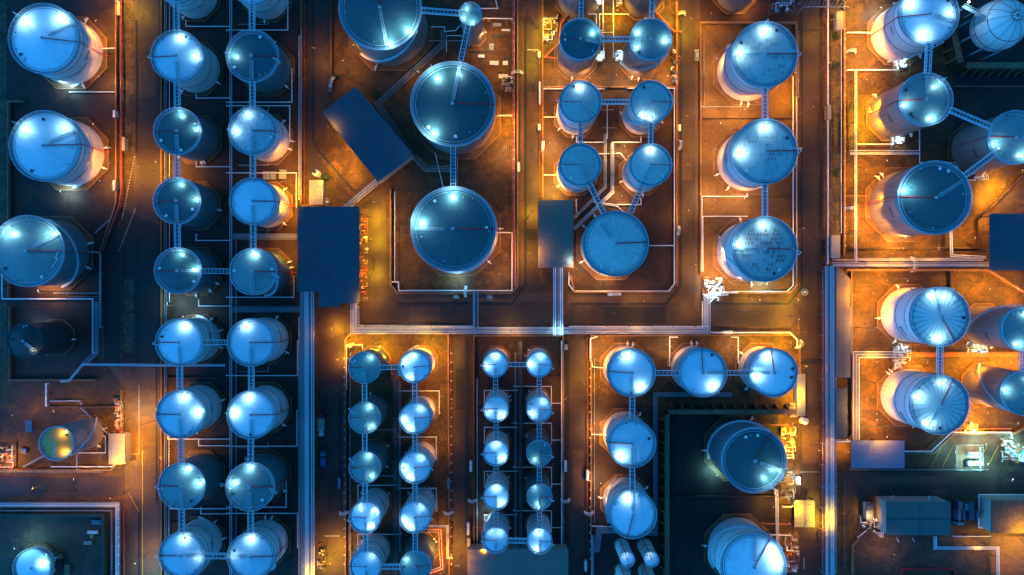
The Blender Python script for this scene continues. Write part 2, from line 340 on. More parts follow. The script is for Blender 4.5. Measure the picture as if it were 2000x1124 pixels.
# roads
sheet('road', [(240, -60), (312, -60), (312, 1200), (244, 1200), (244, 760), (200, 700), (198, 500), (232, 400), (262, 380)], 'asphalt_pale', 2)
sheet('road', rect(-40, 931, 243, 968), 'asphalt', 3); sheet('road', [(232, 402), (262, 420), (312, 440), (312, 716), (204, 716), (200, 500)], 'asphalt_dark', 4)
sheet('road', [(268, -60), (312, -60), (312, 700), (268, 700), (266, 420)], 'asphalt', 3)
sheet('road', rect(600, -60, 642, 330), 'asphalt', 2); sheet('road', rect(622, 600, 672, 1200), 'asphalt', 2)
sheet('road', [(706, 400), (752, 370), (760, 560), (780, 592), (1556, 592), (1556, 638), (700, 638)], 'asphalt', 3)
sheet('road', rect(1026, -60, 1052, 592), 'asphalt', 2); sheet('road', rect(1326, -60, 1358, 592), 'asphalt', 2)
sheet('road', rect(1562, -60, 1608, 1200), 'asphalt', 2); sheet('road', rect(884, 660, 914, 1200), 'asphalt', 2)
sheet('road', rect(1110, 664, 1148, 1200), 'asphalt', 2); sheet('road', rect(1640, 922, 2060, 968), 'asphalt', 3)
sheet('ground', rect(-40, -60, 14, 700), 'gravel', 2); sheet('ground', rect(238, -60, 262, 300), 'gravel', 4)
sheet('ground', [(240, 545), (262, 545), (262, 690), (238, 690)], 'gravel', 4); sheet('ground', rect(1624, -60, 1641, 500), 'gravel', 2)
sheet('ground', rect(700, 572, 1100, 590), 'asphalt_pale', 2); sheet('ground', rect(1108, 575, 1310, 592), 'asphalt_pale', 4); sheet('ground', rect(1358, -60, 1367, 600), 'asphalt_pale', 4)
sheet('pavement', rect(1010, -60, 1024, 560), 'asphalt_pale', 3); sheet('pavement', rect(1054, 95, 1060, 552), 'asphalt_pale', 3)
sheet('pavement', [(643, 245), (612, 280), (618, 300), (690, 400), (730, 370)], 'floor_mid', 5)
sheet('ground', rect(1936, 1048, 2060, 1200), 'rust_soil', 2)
# drains (dark slots beside the roads)
def strip(name, pts, w, mat, z, h, label=None, cat=None, group=None, kind=None):
    """a strip of constant width along a polyline of photograph points, one mesh"""
    q = [P(*p) for p in pts]; L = []; Rr = []
    for i, p in enumerate(q):
        a = (q[i] - q[i - 1]).normalized() if i else (q[1] - q[0]).normalized()
        b = (q[i + 1] - q[i]).normalized() if i < len(q) - 1 else a
        n = (a + b).normalized(); sd = Vector((-n.y, n.x, 0)) * (w / 2) / max(0.5, n.dot(a)); L.append(p + sd); Rr.append(p - sd)
    o = MB(); m = len(q); vs = []
    for zz in (z, z + h): 
        for i in range(m): vs += [(L[i].x, L[i].y, zz), (Rr[i].x, Rr[i].y, zz)]
    fs = []
    for i in range(m - 1):
        a = 2 * i; t = 2 * m + a; fs += [(a, a + 2, a + 3, a + 1), (t, t + 1, t + 3, t + 2), (a, t, t + 2, a + 2), (a + 1, a + 3, t + 3, t + 1)]
    t = 2 * m; fs += [(0, 1, t + 1, t), (2 * m - 2, t + 2 * m - 2, t + 2 * m - 1, 2 * m - 1)]
    ob = o.add(vs, fs).build(name, mat); tag(ob, label, cat, group, kind); return ob
for pts, w in [([(775, 594), (915, 594)], .8), ([(935, 594), (1000, 594), (1026, 556), (1026, 40)], .9), ([(1115, 594), (1212, 594)], .8), ([(1226, 594), (1300, 594), (1330, 558), (1330, 40)], .9),
               ([(1396, 594), (1540, 594), (1566, 560), (1566, 20)], .8), ([(612, -40), (612, 275), (620, 292), (690, 372)], .9), ([(912, 660), (912, 1060)], 1.6), ([(1108, 665), (1108, 1060)], 1.6),
               ([(267, 40), (267, 300)], .8), ([(238, 480), (238, 700)], .7), ([(268, 470), (268, 705)], .8), ([(306, 470), (306, 985)], .6), ([(272, 1000), (272, 1180)], 1.0), ([(664, 770), (664, 985)], 1.2)]:
    strip('drain', pts, w, 'black', 0.19, 0.012, kind='structure')
# painted road lines
for pts, w, m in [([(279, 880), (279, 1140)], .22, 'yellow_paint'), ([(272, 752), (272, 887)], .2, 'paint_line'), ([(244, 887), (272, 887)], .2, 'paint_line'), ([(635, 1047), (664, 1047)], .4, 'paint_line'),
                  ([(1030, 98), (1052, 98)], .4, 'paint_line'), ([(250, 960), (272, 1000)], .15, 'yellow_paint'), ([(1600, 922), (1562, 922)], .2, 'paint_line'), ([(1570, 1090), (1570, 1112)], .3, 'paint_line')]:
    strip('road_line', pts, w, m, 0.20, 0.006, kind='structure')
for i in range(6):
    strip('road_line', [(1812 + i * 22 + 6, 912), (1840 + i * 22, 870)], .15, 'yellow_paint', 0.20, 0.006, kind='structure')
# kerb stones: dashed white edge along the left road
for i in range(22):
    a = i / 21; strip('kerb', [(265 - a * 24 - 1, 306 + a * 118), (265 - a * 24 - 2.5, 306 + a * 118 + 2.8)], .28, 'paint_line', 0.06, 0.14, kind='structure')
for i in range(24):
    a = i / 23; strip('kerb', [(265 - a * 32, 408 + a * 82), (265 - a * 32 - 1, 408 + a * 82 + 1.9)], .35, 'paint_line', 0.06, 0.14, kind='structure')

# ------------------------------------------------------------------ containment walls
def wall(pts, label, w=0.5, h=1.4, mat='kerb_concrete', group='concrete containment walls around the tank yards'):
    return strip('containment_wall', pts, w, mat, 0.0, h, label, 'wall', group)
wall([(230, -40), (230, 398), (199, 492), (199, 600)], 'low concrete wall right of the far left tanks, bending beside the road')
wall([(22, 600), (22, 742), (95, 742), (190, 742)], 'low wall around the small dark tank at far left')
wall([(50, 200), (20, 200), (20, 585), (196, 585)], 'low wall left of and below the large blue-grey tank at far left')
wall([(318, -40), (318, 1170)], 'long low wall between left road and the big blue twin rows', .5, 1.4)
wall([(590, -40), (590, 398)], 'low wall right of the twin rows, above the large dark-roofed building')
wall([(326, 150), (588, 150)], 'thin dividing wall under the first tanks of the twin rows', .3, .9, 'dyke'); wall([(326, 470), (445, 470)], 'thin dividing wall beside third and fourth tanks of the left twin row', .3, .9, 'dyke')
wall([(326, 738), (588, 738)], 'thin dividing wall under the sixth tanks of the twin rows', .3, .9, 'dyke'); wall([(326, 1020), (588, 1020)], 'thin dividing wall above the last tanks of the twin rows', .3, .9, 'dyke')
wall([(648, -40), (648, 178)], 'green-grey wall left of the largest dark tank', .9, 1.6, 'dyke')
wall([(764, 372), (764, 556), (777, 573), (999, 573), (1011, 560), (1011, -40)], 'wall wrapping the yard of the two largest dark round roofs', .6, 1.5)
wall([(1060, -40), (1060, 388)], 'wall along left side of the aluminium-roofed tank yard', .5, 1.4); wall([(1062, 172), (1318, 172)], 'cross wall between second and third pairs of the aluminium yard', .5, 1.4)
wall([(1112, 533), (1122, 571), (1306, 571), (1320, 552), (1320, -40)], 'wall around bottom and right of the aluminium-roofed tank yard', .6, 1.5)
wall([(1367, 47), (1553, 47)], 'wall along the top of the patched-roof tank yard', .8, 1.4)
wall([(1367, 47), (1367, 535)], 'wall along the left of the patched-roof tank yard', .4, 1.4); wall([(1400, 572), (1540, 572), (1553, 558), (1553, 47)], 'wall around bottom and right of the patched-roof tank yard', .7, 1.5)
wall([(1370, 385), (1550, 385)], 'thin wall between second and third patched-roof tanks', .25, .8, 'dyke'); wall([(1370, 232), (1550, 232)], 'thin wall between first and second patched-roof tanks', .25, .8, 'dyke')
wall([(1646, -40), (1646, 500)], 'wall left of the orange-lit top right yard', .6, 1.4); wall([(1655, 485), (1907, 485), (1907, 432), (1990, 345), (2060, 290)], 'dark wall stepping around the large dark tank at right', .6, 1.5, 'dyke')
wall([(1650, 528), (1925, 528), (2060, 612)], 'angled wall along the top of the right white tank yard', .9, 1.5)
wall([(1660, 530), (1662, 850)], 'wall left of the two right white tanks'); wall([(1768, 884), (1820, 884), (1860, 846), (1978, 846), (2060, 800)], 'wall stepping up below the second right white tank', .8, 1.4)
wall([(1856, 530), (1856, 565)], 'short dark wall above the upper right white tank', 1.2, 1.2, 'dyke')
wall([(676, 1170), (676, 662), (686, 652), (876, 652), (878, 1170)], 'wall around the four-wide yard of small lower left tanks', .5, 1.3)
wall([(926, 1070), (926, 656), (1100, 656), (1100, 1070)], 'wall around the yard of the ten smallest white tanks', .5, 1.3); wall([(930, 735), (1098, 735)], 'thin cross wall below the top pair of the ten smallest tanks', .3, .8, 'dyke')
wall([(1154, 1170), (1154, 656), (1548, 654), (1560, 668), (1560, 780)], 'wall around the yard of the lower right white tanks', .5, 1.3)
wall([(-40, 917), (220, 917), (240, 896), (240, 760)], 'wall below and right of the gold-lit tank'); wall([(95, 794), (232, 794)], 'wall above the gold-lit tank at lower left', .6, 1.4, 'dyke')
wall([(-40, 1004), (207, 1004), (207, 1170)], 'dark green wall around the bottom left lit yard', 1.0, 2.2, 'green_wall')
wall([(1664, 1170), (1664, 1065), (1676, 1050)], 'pale kerb wall at the left of the bottom right yard', .5, 1.1); wall([(1760, 1170), (1760, 1111), (1862, 1111), (1874, 1170)], 'red pipe-edged kerb around the half-seen bottom right tank', .35, .7, 'red_paint')
def buttressed(label, pts, n, side, h=4.5, w=1.5):
    t = thing('retaining_wall', label, 'wall', (0, 0, 0), 0, 'high retaining walls with sloping buttresses')
    o = strip('wall_panel', pts, w, 'dyke', 0, h); o.parent = t
    a, b = P(*pts[0]), P(*pts[-1]); d = (b - a).normalized(); sd = Vector((-d.y, d.x, 0)) * side
    for i in range(n):
        p = a.lerp(b, (i + .5) / n) + sd * (w / 2 + .02); q = p + sd * 1.8; e = d * .22
        m = MB().add([p - e, p + e, q + e, q - e, p - e + Vector((0, 0, h + .12)), p + e + Vector((0, 0, h + .12))], [(3, 2, 1, 0), (0, 1, 5, 4), (4, 5, 2, 3), (0, 4, 3), (1, 2, 5)])
        m.build('buttress', 'kerb_concrete', t)
    cp = MB(); cp.bar(a + Vector((0, 0, h + .15)), b + Vector((0, 0, h + .15)), w + .3, .25); cp.build('coping', 'kerb_concrete', t)
    return t
buttressed('high buttressed retaining wall above the dark lower right yard', [(1300, 801), (1545, 801)], 12, 1)
buttressed('high buttressed retaining wall left of the dark lower right yard', [(1298, 806), (1298, 1160)], 16, -1)
buttressed('high buttressed retaining wall below the round ball tank at top right', [(1868, 138), (2040, 138)], 10, -1, 6, 2.0)
buttressed('slanting buttressed wall left of the round ball tank at top right', [(1860, 132), (1846, 70)], 3, 1, 5, 2.0)
wall([(1862, 170), (2060, 170)], 'pale thin wall under the dark trench at top right', .4, 1.0)
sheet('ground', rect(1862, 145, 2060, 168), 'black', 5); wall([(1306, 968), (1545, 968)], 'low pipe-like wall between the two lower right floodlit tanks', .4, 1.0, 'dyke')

# ------------------------------------------------------------------ tanks
TK = {}
def number(text, parent, R, h, deg, zf=0.62, size=1.7):
    cu = bpy.data.curves.new('tank_number', 'FONT'); cu.body = text; cu.size = size; cu.align_x = 'CENTER'; cu.align_y = 'CENTER'; cu.extrude = 0.01; cu.offset = 0.05
    tmp = bpy.data.objects.new('tank_number', cu); COL.objects.link(tmp); bpy.context.view_layer.update()
    me = bpy.data.meshes.new_from_object(tmp.evaluated_get(bpy.context.evaluated_depsgraph_get()))
    bpy.data.objects.remove(tmp); a0 = R_(deg)
    for v in me.vertices:
        a = a0 + v.co.x / R; rr = R + 0.03 + v.co.z; v.co = Vector((rr * math.cos(a), rr * math.sin(a), h * zf + v.co.y))
    me.materials.clear(); me.materials.append(MATS['lettering'])
    o = bpy.data.objects.new('tank_number', me); COL.objects.link(o); o.parent = parent
LKIND = {'white': C_WHITE, 'gold': (1.0, 0.74, 0.16), 'cyan': (0.35, 0.95, 1.0)}
def tank(key, px, py, r, k, roof, shell, short, foam=None, walk=None, lights=(), stair=None, num=None, group=None, pad=True, red_drop=True, wl=(0.22, 0.97), lcol='white', label=None, loop=None):
    h = HC * k / (1 + k); f = (HC - h) / HC / S; R = r * f; c = Vector(((px - NX) * f, -(py - NY) * f, 0))
    t = thing('storage_tank', label or short, 'storage tank', c, 0, group)
    TK[key] = dict(c=c, R=R, h=h, short=short, obj=t)
    Rs = R * 0.965; n = 72; big = R > 8
    if pad:
        e = MB(); a0 = math.pi / 8
        e.prism([(1.17 * R * math.cos(a0 + i * math.pi / 4), 1.17 * R * math.sin(a0 + i * math.pi / 4)) for i in range(8)], 0.0, 0.35)
        e.build('foundation_pad', 'pad_concrete', t)
        e = MB(); op = [Vector((1.17 * R * math.cos(a0 + i * math.pi / 4), 1.17 * R * math.sin(a0 + i * math.pi / 4), .45)) for i in range(8)]
        for i in range(8): e.bar(op[i], op[(i + 1) % 8], .35, .3)
        e.build('pad_kerb', 'kerb_concrete', t)
    e = MB(); prof = [(Rs, 0.33)]
    for j in range(1, 4):
        z = h * j / 4 if shell != 'shell_clad' else h * (0.9 + j * 0.02)
        prof += [(Rs, z - .06), (Rs + .07, z - .05), (Rs + .07, z + .05), (Rs, z + .06)]
    prof += [(Rs, h - .25)]
    e.lathe(prof, n); e.build('shell', shell, t, True)
    if shell == 'shell_white':
        for zz in (.52, .82): MB().ring(Rs + .06, h * zz, .055).build('wind_girder', 'dark_steel', t)
    rise = 0.085 * R; rin = R * 0.925 if big else R * 0.9
    e = MB(); e.lathe([(rin, 0.0), (rin * .66, rise * .42), (rin * .33, rise * .78), (0.35, rise)], n, cap=False)
    e.build('roof', roof, t, True, (0, 0, h))
    # annular rim platform outside the roof edge
    e = MB(); e.lathe([(rin + .02, h - .02), (rin + .02, h - .3), (R, h - .3), (R, h + .02), (R - .12, h + .02), (R - .12, h - .1), (rin + .02, h - .1)], n, cap=False)
    e.build('rim_platform', 'dark_steel' if roof == 'roof_soot' else 'rim_steel', t)
    # guard rail with posts
    e = MB(); e.ring(R - .05, h + 1.1, .045); e.ring(R - .05, h + .55, .03); npst = max(16, int(R * 3.2))
    for i in range(npst):
        a = 2 * math.pi * i / npst; e.cyl(((R - .05) * math.cos(a), (R - .05) * math.sin(a), h), ((R - .05) * math.cos(a), (R - .05) * math.sin(a), h + 1.18), .055, 4)
    e.build('guard_rail', 'dark_steel' if roof == 'roof_soot' else 'galvanised', t)
    if big: MB().ring(rin * .955, h + rise * .045 + .06, .05).build('inner_ring', 'galvanised' if roof in ('roof_dark', 'roof_mid') else 'dark_steel', t)
    # centre vent
    e = MB(); s_ = min(1.0, R / 9); e.lathe([(.42 * s_, rise + h - .1), (.42 * s_, rise + h + .45), (.62 * s_, rise + h + .5), (.62 * s_, rise + h + .7), (.1, rise + h + .9)], 14); e.build('vent', 'grating', t)
    rnd = random.Random(hash_(key))
    def rp(deg, fr, dz=0.0):
        a = R_(deg); return Vector((rin * fr * math.cos(a), rin * fr * math.sin(a), h + rise * (1 - fr) + dz))
    for i in range(2 if big else 1):                       # manholes
        d = rnd.uniform(0, 360); p = rp(d, rnd.uniform(.8, .9)); e = MB(); e.cyl(p - Vector((0, 0, .1)), p + Vector((0, 0, .35)), .38 * s_ + .08, 14); e.cyl(p + Vector((0, 0, .35)), p + Vector((0, 0, .42)), .5 * s_ + .08, 14)
        e.build('manhole', 'white_paint' if roof == 'roof_dark' else rnd.choice(['dark_steel', 'white_paint']), t)
    for i in range(7 if big else 3):                        # small nozzles near the edge
        d = rnd.uniform(0, 360); p = rp(d, rnd.uniform(.82, .95)); e = MB(); e.cyl(p, p + Vector((0, 0, .4)), .13, 8); e.cyl(p + Vector((0, 0, .4)), p + Vector((0, 0, .5)), .22, 8); e.build('nozzle', rnd.choice(['galvanised', 'dark_steel', 'red_paint', 'white_paint']), t)
    for i in range(3 if big else 2):                        # inlet pipes and valves at the foot of the shell
        a = R_(rnd.uniform(0, 360)); d = Vector((math.cos(a), math.sin(a), 0)); b0 = d * (Rs - .1) + Vector((0, 0, .9)); b1 = d * (R * 1.13 + .3) + Vector((0, 0, .9))
        e = MB(); e.tube([b0, b1, b1 - Vector((0, 0, .8))], .16 * s_ + .05, 7); e.cyl(d * (R * 1.08) + Vector((0, 0, .6)), d * (R * 1.08) + Vector((0, 0, 1.5)), .22 * s_ + .06, 8); e.cyl(d * (R * 1.08) + Vector((0, 0, 1.5)), d * (R * 1.08) + Vector((0, 0, 1.58)), .42 * s_ + .06, 12)
        e.build('inlet_pipe', 'pipe_white', t)
    if foam is not None:
        a = R_(foam); e = MB(); ro = R + .35
        pts = [rp(foam + 4, .05, .3), rp(foam, .94, .35), Vector((ro * math.cos(a), ro * math.sin(a), h + .15))]
        if red_drop: pts.append(Vector((ro * math.cos(a), ro * math.sin(a), .6))); pts.append(Vector(((ro + 1.5) * math.cos(a), (ro + 1.5) * math.sin(a), .6)))
        e.tube(pts, .11 if not big else .17, 6); e.build('foam_pipe', 'red_paint', t)
    if walk is not None:
        a = R_(walk); d = Vector((math.cos(a), math.sin(a), 0)); sd = Vector((-d.y, d.x, 0)); w = .45 if big else .32
        p0, p1 = rp(walk, wl[0], .35), rp(walk, wl[1], .35); e = MB(); N = max(4, int((p1 - p0).length / .7))
        for i in range(N + 1):
            q = p0.lerp(p1, i / N); e.bar(q - sd * w, q + sd * w, .38, .07)
        e.bar(p0 - sd * w, p1 - sd * w, .08, .14); e.bar(p0 + sd * w, p1 + sd * w, .08, .14)
        wk = e.build('roof_walkway', 'grating', t)
        e = MB()
        for s2 in (-1, 1):
            u = Vector((0, 0, 1.0)); e.bar(p0 + sd * w * s2 + u, p1 + sd * w * s2 + u, .07)
            for i in range(0, N + 1, 2): q = p0.lerp(p1, i / N) + sd * w * s2; e.bar(q, q + u, .06)
        hr = e.build('handrail', 'galvanised', t); 
    if loop is not None:                                    # white breather pipe looping over the edge
        a = R_(loop); q = R_(loop + 9); ro = R + .5
        e = MB(); e.tube([rp(loop + 7, .86, .1), rp(loop + 7, .86, .9), Vector((ro * 1.06 * math.cos(a), ro * 1.06 * math.sin(a), h + .9)), Vector((ro * math.cos(R_(loop - 5)), ro * math.sin(R_(loop - 5)), h + .5))], .10, 6); e.build('breather_pipe', 'white_paint', t)
    if stair is not None:
        s0, s1 = stair; e = MB(); N = int(abs(s1 - s0) / 360 * 2 * math.pi * R / .45)
        for i in range(N):
            q = i / (N - 1); a = R_(s0 + (s1 - s0) * q); z = .5 + (h - .7) * q
            e.bar((( Rs + .1) * math.cos(a), (Rs + .1) * math.sin(a), z), ((Rs + 1.0) * math.cos(a), (Rs + 1.0) * math.sin(a), z), .34, .06)
        e.tube([((Rs + .95) * math.cos(R_(s0 + (s1 - s0) * i / 36)), (Rs + .95) * math.sin(R_(s0 + (s1 - s0) * i / 36)), .5 + (h - .7) * i / 36) for i in range(37)], .07, 5)
        st = e.build('spiral_stair', 'galvanised', t)
        e = MB(); e.tube([((Rs + 1.0) * math.cos(R_(s0 + (s1 - s0) * i / 24)), (Rs + 1.0) * math.sin(R_(s0 + (s1 - s0) * i / 24)), .5 + (h - .7) * i / 24 + 1.0) for i in range(25)], .06, 4); e.build('stair_rail', 'galvanised', st)
    for L in lights:
        deg, pw = L[0], L[1]; fr = L[2] if len(L) > 2 else None
        a = R_(deg); d = Vector((math.cos(a), math.sin(a), 0))
        reach = min(2.4, R * .22); lh = max(1.9, min(4.6, R * .29)); tip = d * (R - .1 - reach) + Vector((0, 0, h + lh)); root = d * (R - .1)
        fx = MB(); fx.cyl(root + Vector((0, 0, h)), root + Vector((0, 0, h + lh)), .07, 6); fx.cyl(root + Vector((0, 0, h + lh)), tip + Vector((0, 0, .1)), .06, 6)
        fo = fx.build('floodlight', 'galvanised', t)
        hd = MB(); hd.box(tip + Vector((0, 0, .12)), (.62, .34, .12), a, .7); hd.build('lamp_head', 'white_paint', fo)
        gl = MB(); gl.box(tip + Vector((0, 0, .05)), (.5, .26, .02), a); gl.build('lamp_glass', 'lamp_white', fo)
        lamp(fo, tip - Vector((0, 0, .02)), 330 * pw * K_WHITE * (lh / 2.7) ** 1.8 * (.72 if R < 6.5 else 1) * (1.7 if roof in ('roof_dark', 'roof_mid', 'roof_teal', 'roof_goldlit') else 1.0), LKIND[lcol], 160, .12, aim=(-d.x * .35, -d.y * .35, -1))
    if num: number(num[0], t, Rs, h, num[1], num[2] if len(num) > 2 else .6, num[3] if len(num) > 3 else 1.9)
    return t
def hash_(s):
    v = 7
    for ch in s: v = (v * 131 + ord(ch)) % 1000003
    return v
ORD = ['first', 'second', 'third', 'fourth', 'fifth', 'sixth', 'seventh', 'eighth', 'ninth']
GA = 'large white and grey tanks down the far left'; W_, D_, C_ = 'shell_white', 'shell_teal', 'shell_clad'
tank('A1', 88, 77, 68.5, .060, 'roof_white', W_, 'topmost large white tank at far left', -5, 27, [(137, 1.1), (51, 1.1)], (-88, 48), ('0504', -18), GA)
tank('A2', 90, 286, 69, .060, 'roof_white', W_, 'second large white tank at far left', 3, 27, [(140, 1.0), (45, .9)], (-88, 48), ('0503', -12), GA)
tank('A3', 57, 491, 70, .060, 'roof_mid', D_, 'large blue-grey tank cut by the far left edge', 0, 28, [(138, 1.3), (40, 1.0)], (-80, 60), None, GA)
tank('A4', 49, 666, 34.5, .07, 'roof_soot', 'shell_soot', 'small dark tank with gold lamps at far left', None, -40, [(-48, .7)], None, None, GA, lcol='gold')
tank('A5', 112, 866, 33, .075, 'roof_goldlit', C_, 'small gold-lit tank at lower left', None, -100, [(58, 1.3), (-50, 1.3)], (60, -40), ('TK17', -18), GA, lcol='gold')
tank('A6', 65, 1108, 37, .012, 'roof_white', W_, 'low round tank in the bottom left floodlit yard', None, None, [], None, None, GA)
# twin rows
GB = 'tanks of the big blue twin rows'
B = [(345, -38, 46, 'w'), (347, 111, 50.5, 'w'), (348, 257, 46, 'd'), (347, 393, 46, 'd'), (349, 529, 45.5, 'd'), (352, 669, 46.5, 'w'), (353.5, 809, 47.5, 'w'), (356, 949, 45.5, 'm'), (356.5, 1084, 45.5, 'w')]
BL = [[(83, 1)], [(80, 1.2), (2, 1)], [(83, 1.1), (10, 1.1)], [(83, 1.1), (8, 1.2)], [(86, 1.1), (6, 1.4)], [(72, 1.3)], [(78, 1.3), (6, 1.4)], [(74, 1.2), (8, 1.4)], [(82, 1.3), (-8, .5)]]
C = [(493, -36, 46, 'w'), (494, 111, 51, 'd'), (494.5, 257, 47, 'r'), (495.5, 394, 46, 'w'), (496, 531, 46, 'm'), (492, 669, 47, 'w'), (492, 810, 47.5, 'w'), (490, 950, 47.5, 'm'), (491.5, 1086, 46.5, 'w')]
CL = [[(60, .6)], [(176, 1.2)], [(108, 1.1), (178, 1.3)], [], [(90, 1.2)], [(108, 1.3)], [(100, 1.1), (174, 1.4)], [(95, 1.1), (172, 1.2)], [(92, 1.3), (178, .4)]]
RM = {'w': ('roof_white', W_), 'd': ('roof_dark', D_), 'm': ('roof_mid', D_), 'r': ('roof_rusty', W_), 'a': ('roof_ribbed', W_), 't': ('roof_teal', D_)}
CT = {'w': 'white-roofed', 'd': 'dark-roofed', 'm': 'blue-grey-roofed', 'r': 'rust-spotted', 'a': 'aluminium-roofed', 't': 'teal-roofed'}
NB = {5: ('0410', 8), 6: ('0411', 8), 8: ('0490', 5)}; NC = {5: ('04210', 12), 6: ('04211', 12), 8: ('04213', 10)}
for i in range(9):
    x, y, r, m = B[i]; tank('B%d' % i, x, y, r, .060, *RM[m], '%s tank of the left twin row, %s' % (ORD[i], CT[m]), 182 if i not in (5, 6, 7) else 180, {4: 0, 8: 0}.get(i, 272), BL[i], (95, -60) if i in (5, 8) else None, NB.get(i), GB, red_drop=False, loop=183 if i in (1, 5, 6, 7, 8) else None)
    x, y, r, m = C[i]; sh = RM[m] if i not in (2,) else ('roof_rusty', W_)
    tank('C%d' % i, x, y, r, .060, *sh, '%s tank of the right twin row, %s' % (ORD[i], CT[m]), 0, 270 if i != 8 else 180, CL[i], (-100, -20) if i in (4, 8) else None, NC.get(i), GB, red_drop=i > 2, loop=-12 if i in (1, 2, 4, 7) else None)
GD = 'dark round roofs in the upper middle yard'
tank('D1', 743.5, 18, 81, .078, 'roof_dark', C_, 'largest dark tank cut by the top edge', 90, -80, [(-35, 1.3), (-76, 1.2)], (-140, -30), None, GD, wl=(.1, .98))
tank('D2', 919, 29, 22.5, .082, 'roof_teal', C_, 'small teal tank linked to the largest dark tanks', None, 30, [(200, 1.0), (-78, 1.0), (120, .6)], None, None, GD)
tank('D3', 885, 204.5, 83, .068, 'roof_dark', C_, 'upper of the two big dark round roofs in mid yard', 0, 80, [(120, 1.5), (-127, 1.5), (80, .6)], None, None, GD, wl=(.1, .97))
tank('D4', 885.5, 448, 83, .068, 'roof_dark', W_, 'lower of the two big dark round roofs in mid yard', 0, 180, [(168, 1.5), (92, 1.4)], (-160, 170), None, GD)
GE = 'tanks of the aluminium-roofed yard'
tank('E8', 1136, -47, 41, .083, 'roof_dark', C_, 'left tank half cut by the top of the aluminium yard', None, None, [], None, None, GE)
tank('E9', 1275, -47, 41, .083, 'roof_dark', C_, 'right tank half cut by the top of the aluminium yard', None, None, [], None, None, GE)
tank('E1', 1133.5, 78, 41, .085, 'roof_dark', C_, 'dark-roofed tank at upper left of the aluminium yard', 178, -12, [(32, 1.5)], None, None, GE, red_drop=False, wl=(.3, .97))
tank('E2', 1270.5, 78, 41, .085, 'roof_mid', C_, 'grey cone-roofed tank at upper right of the aluminium yard', None, 180, [(148, 1.1), (0, 1.4), (205, 1.1)], (-170, -40), None, GE, wl=(.3, .97))
tank('E3', 1133.5, 200.5, 41.5, .081, 'roof_ribbed', W_, 'second left tank of the aluminium yard', 178, -58, [(94, 1.7)], None, ('4104', 215), GE, red_drop=False, loop=178)
tank('E4', 1271, 200, 41.5, .081, 'roof_ribbed', W_, 'second right tank of the aluminium yard', 0, -125, [(-122, 1.5), (-88, .8)], (170, 250), ('4103', 208), GE, red_drop=False, loop=2)
tank('E5', 1133, 323, 41.5, .081, 'roof_ribbed', W_, 'third left tank of the aluminium yard', 178, -66, [], None, None, GE, red_drop=False, loop=178)
tank('E6', 1270, 323, 41.5, .081, 'roof_ribbed', W_, 'third right tank of the aluminium yard', 0, -112, [(90, 1.4)], None, ('4105', 208), GE, red_drop=False, loop=2)
tank('E7', 1202, 476.5, 64, .055, 'roof_ribbed', W_, 'wide aluminium tank at the bottom of its yard', 3, 128, [], None, None, GE, red_drop=False, wl=(.3, .8))
GF = 'tanks with patched roofs'
tank('F0', 1469, -60, 41, .083, 'roof_mid', C_, 'grey tank just cut by the top above the patched roofs', None, None, [], None, None, GF)
tank('F1', 1493, 108, 64, .080, 'roof_patched', W_, 'topmost of the patched-roof tanks', 2, 182, [(89, 1.5), (176, 1.7)], (120, 190), None, GF, red_drop=False, loop=2, wl=(.25, .97))
tank('F2', 1493, 297, 64, .080, 'roof_patched', W_, 'middle of the patched-roof tanks', 2, 272, [(88, 1.4), (182, 1.8)], None, ('4201', 185), GF, red_drop=False, loop=2, wl=(.25, .97))
tank('F3', 1492.5, 487, 64, .080, 'roof_repaired', W_, 'lowest patched-roof tank with red-brown patches', 0, 180, [(91, 1.3), (168, 1.5)], (150, 210), None, GF, red_drop=False, loop=-5, wl=(.25, .97))
GG = 'tall tanks on the right side'
tank('G1', 1812, 30, 58.5, .081, 'roof_white', W_, 'tall white tank at top right numbered 4001', 184, -12, [(150, 1.6), (-103, 1.9), (5, .9)], (250, 300), ('4001', 200, .72), GG)
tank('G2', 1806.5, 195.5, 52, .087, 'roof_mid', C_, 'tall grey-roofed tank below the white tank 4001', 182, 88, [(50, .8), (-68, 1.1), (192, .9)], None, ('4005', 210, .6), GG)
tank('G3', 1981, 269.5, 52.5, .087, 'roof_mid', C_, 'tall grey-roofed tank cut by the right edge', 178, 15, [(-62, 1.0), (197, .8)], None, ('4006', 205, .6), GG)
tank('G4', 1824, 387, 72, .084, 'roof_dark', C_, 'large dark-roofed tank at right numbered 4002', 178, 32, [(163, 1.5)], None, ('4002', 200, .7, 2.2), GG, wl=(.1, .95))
tank('G6', 1834, 619, 58.5, .083, 'roof_spoked', W_, 'upper of two white tanks with blue spoked roofs', -58, 98, [(104, 1.3), (70, .8), (-92, 1.3)], None, ('4003', 213, .62, 2.2), GG, red_drop=False)
tank('G7', 1834, 790.5, 58.5, .083, 'roof_spoked', W_, 'lower of two white tanks with blue spoked roofs', 62, 246, [(160, 1.4), (-118, 1.3), (80, .9)], None, ('4004', 213, .62, 2.2), GG, red_drop=False)
tank('G8', 1996, 643, 43, .085, 'roof_mid', C_, 'upper brown-walled tank cut by the right edge', None, -25, [(70, 1.4), (-100, 1.4)], (200, 70), ('4201', 205, .6), GG)
tank('G9', 1996, 768, 43, .085, 'roof_mid', C_, 'lower brown-walled tank cut by the right edge', None, 30, [(170, 1.2), (60, .8)], (100, 220), None, GG)
GH = 'white tanks of the lower right yard'
tank('H1', 1233, 728, 47, .060, 'roof_white', W_, 'first white tank in top row of lower right yard', 177, -90, [(105, 1.5), (-58, 1.5)], None, None, GH, red_drop=False)
tank('H2', 1371.5, 728, 47.5, .055, 'roof_white', W_, 'second white tank in top row of lower right yard', 92, 0, [(-52, 1.7)], None, None, GH)
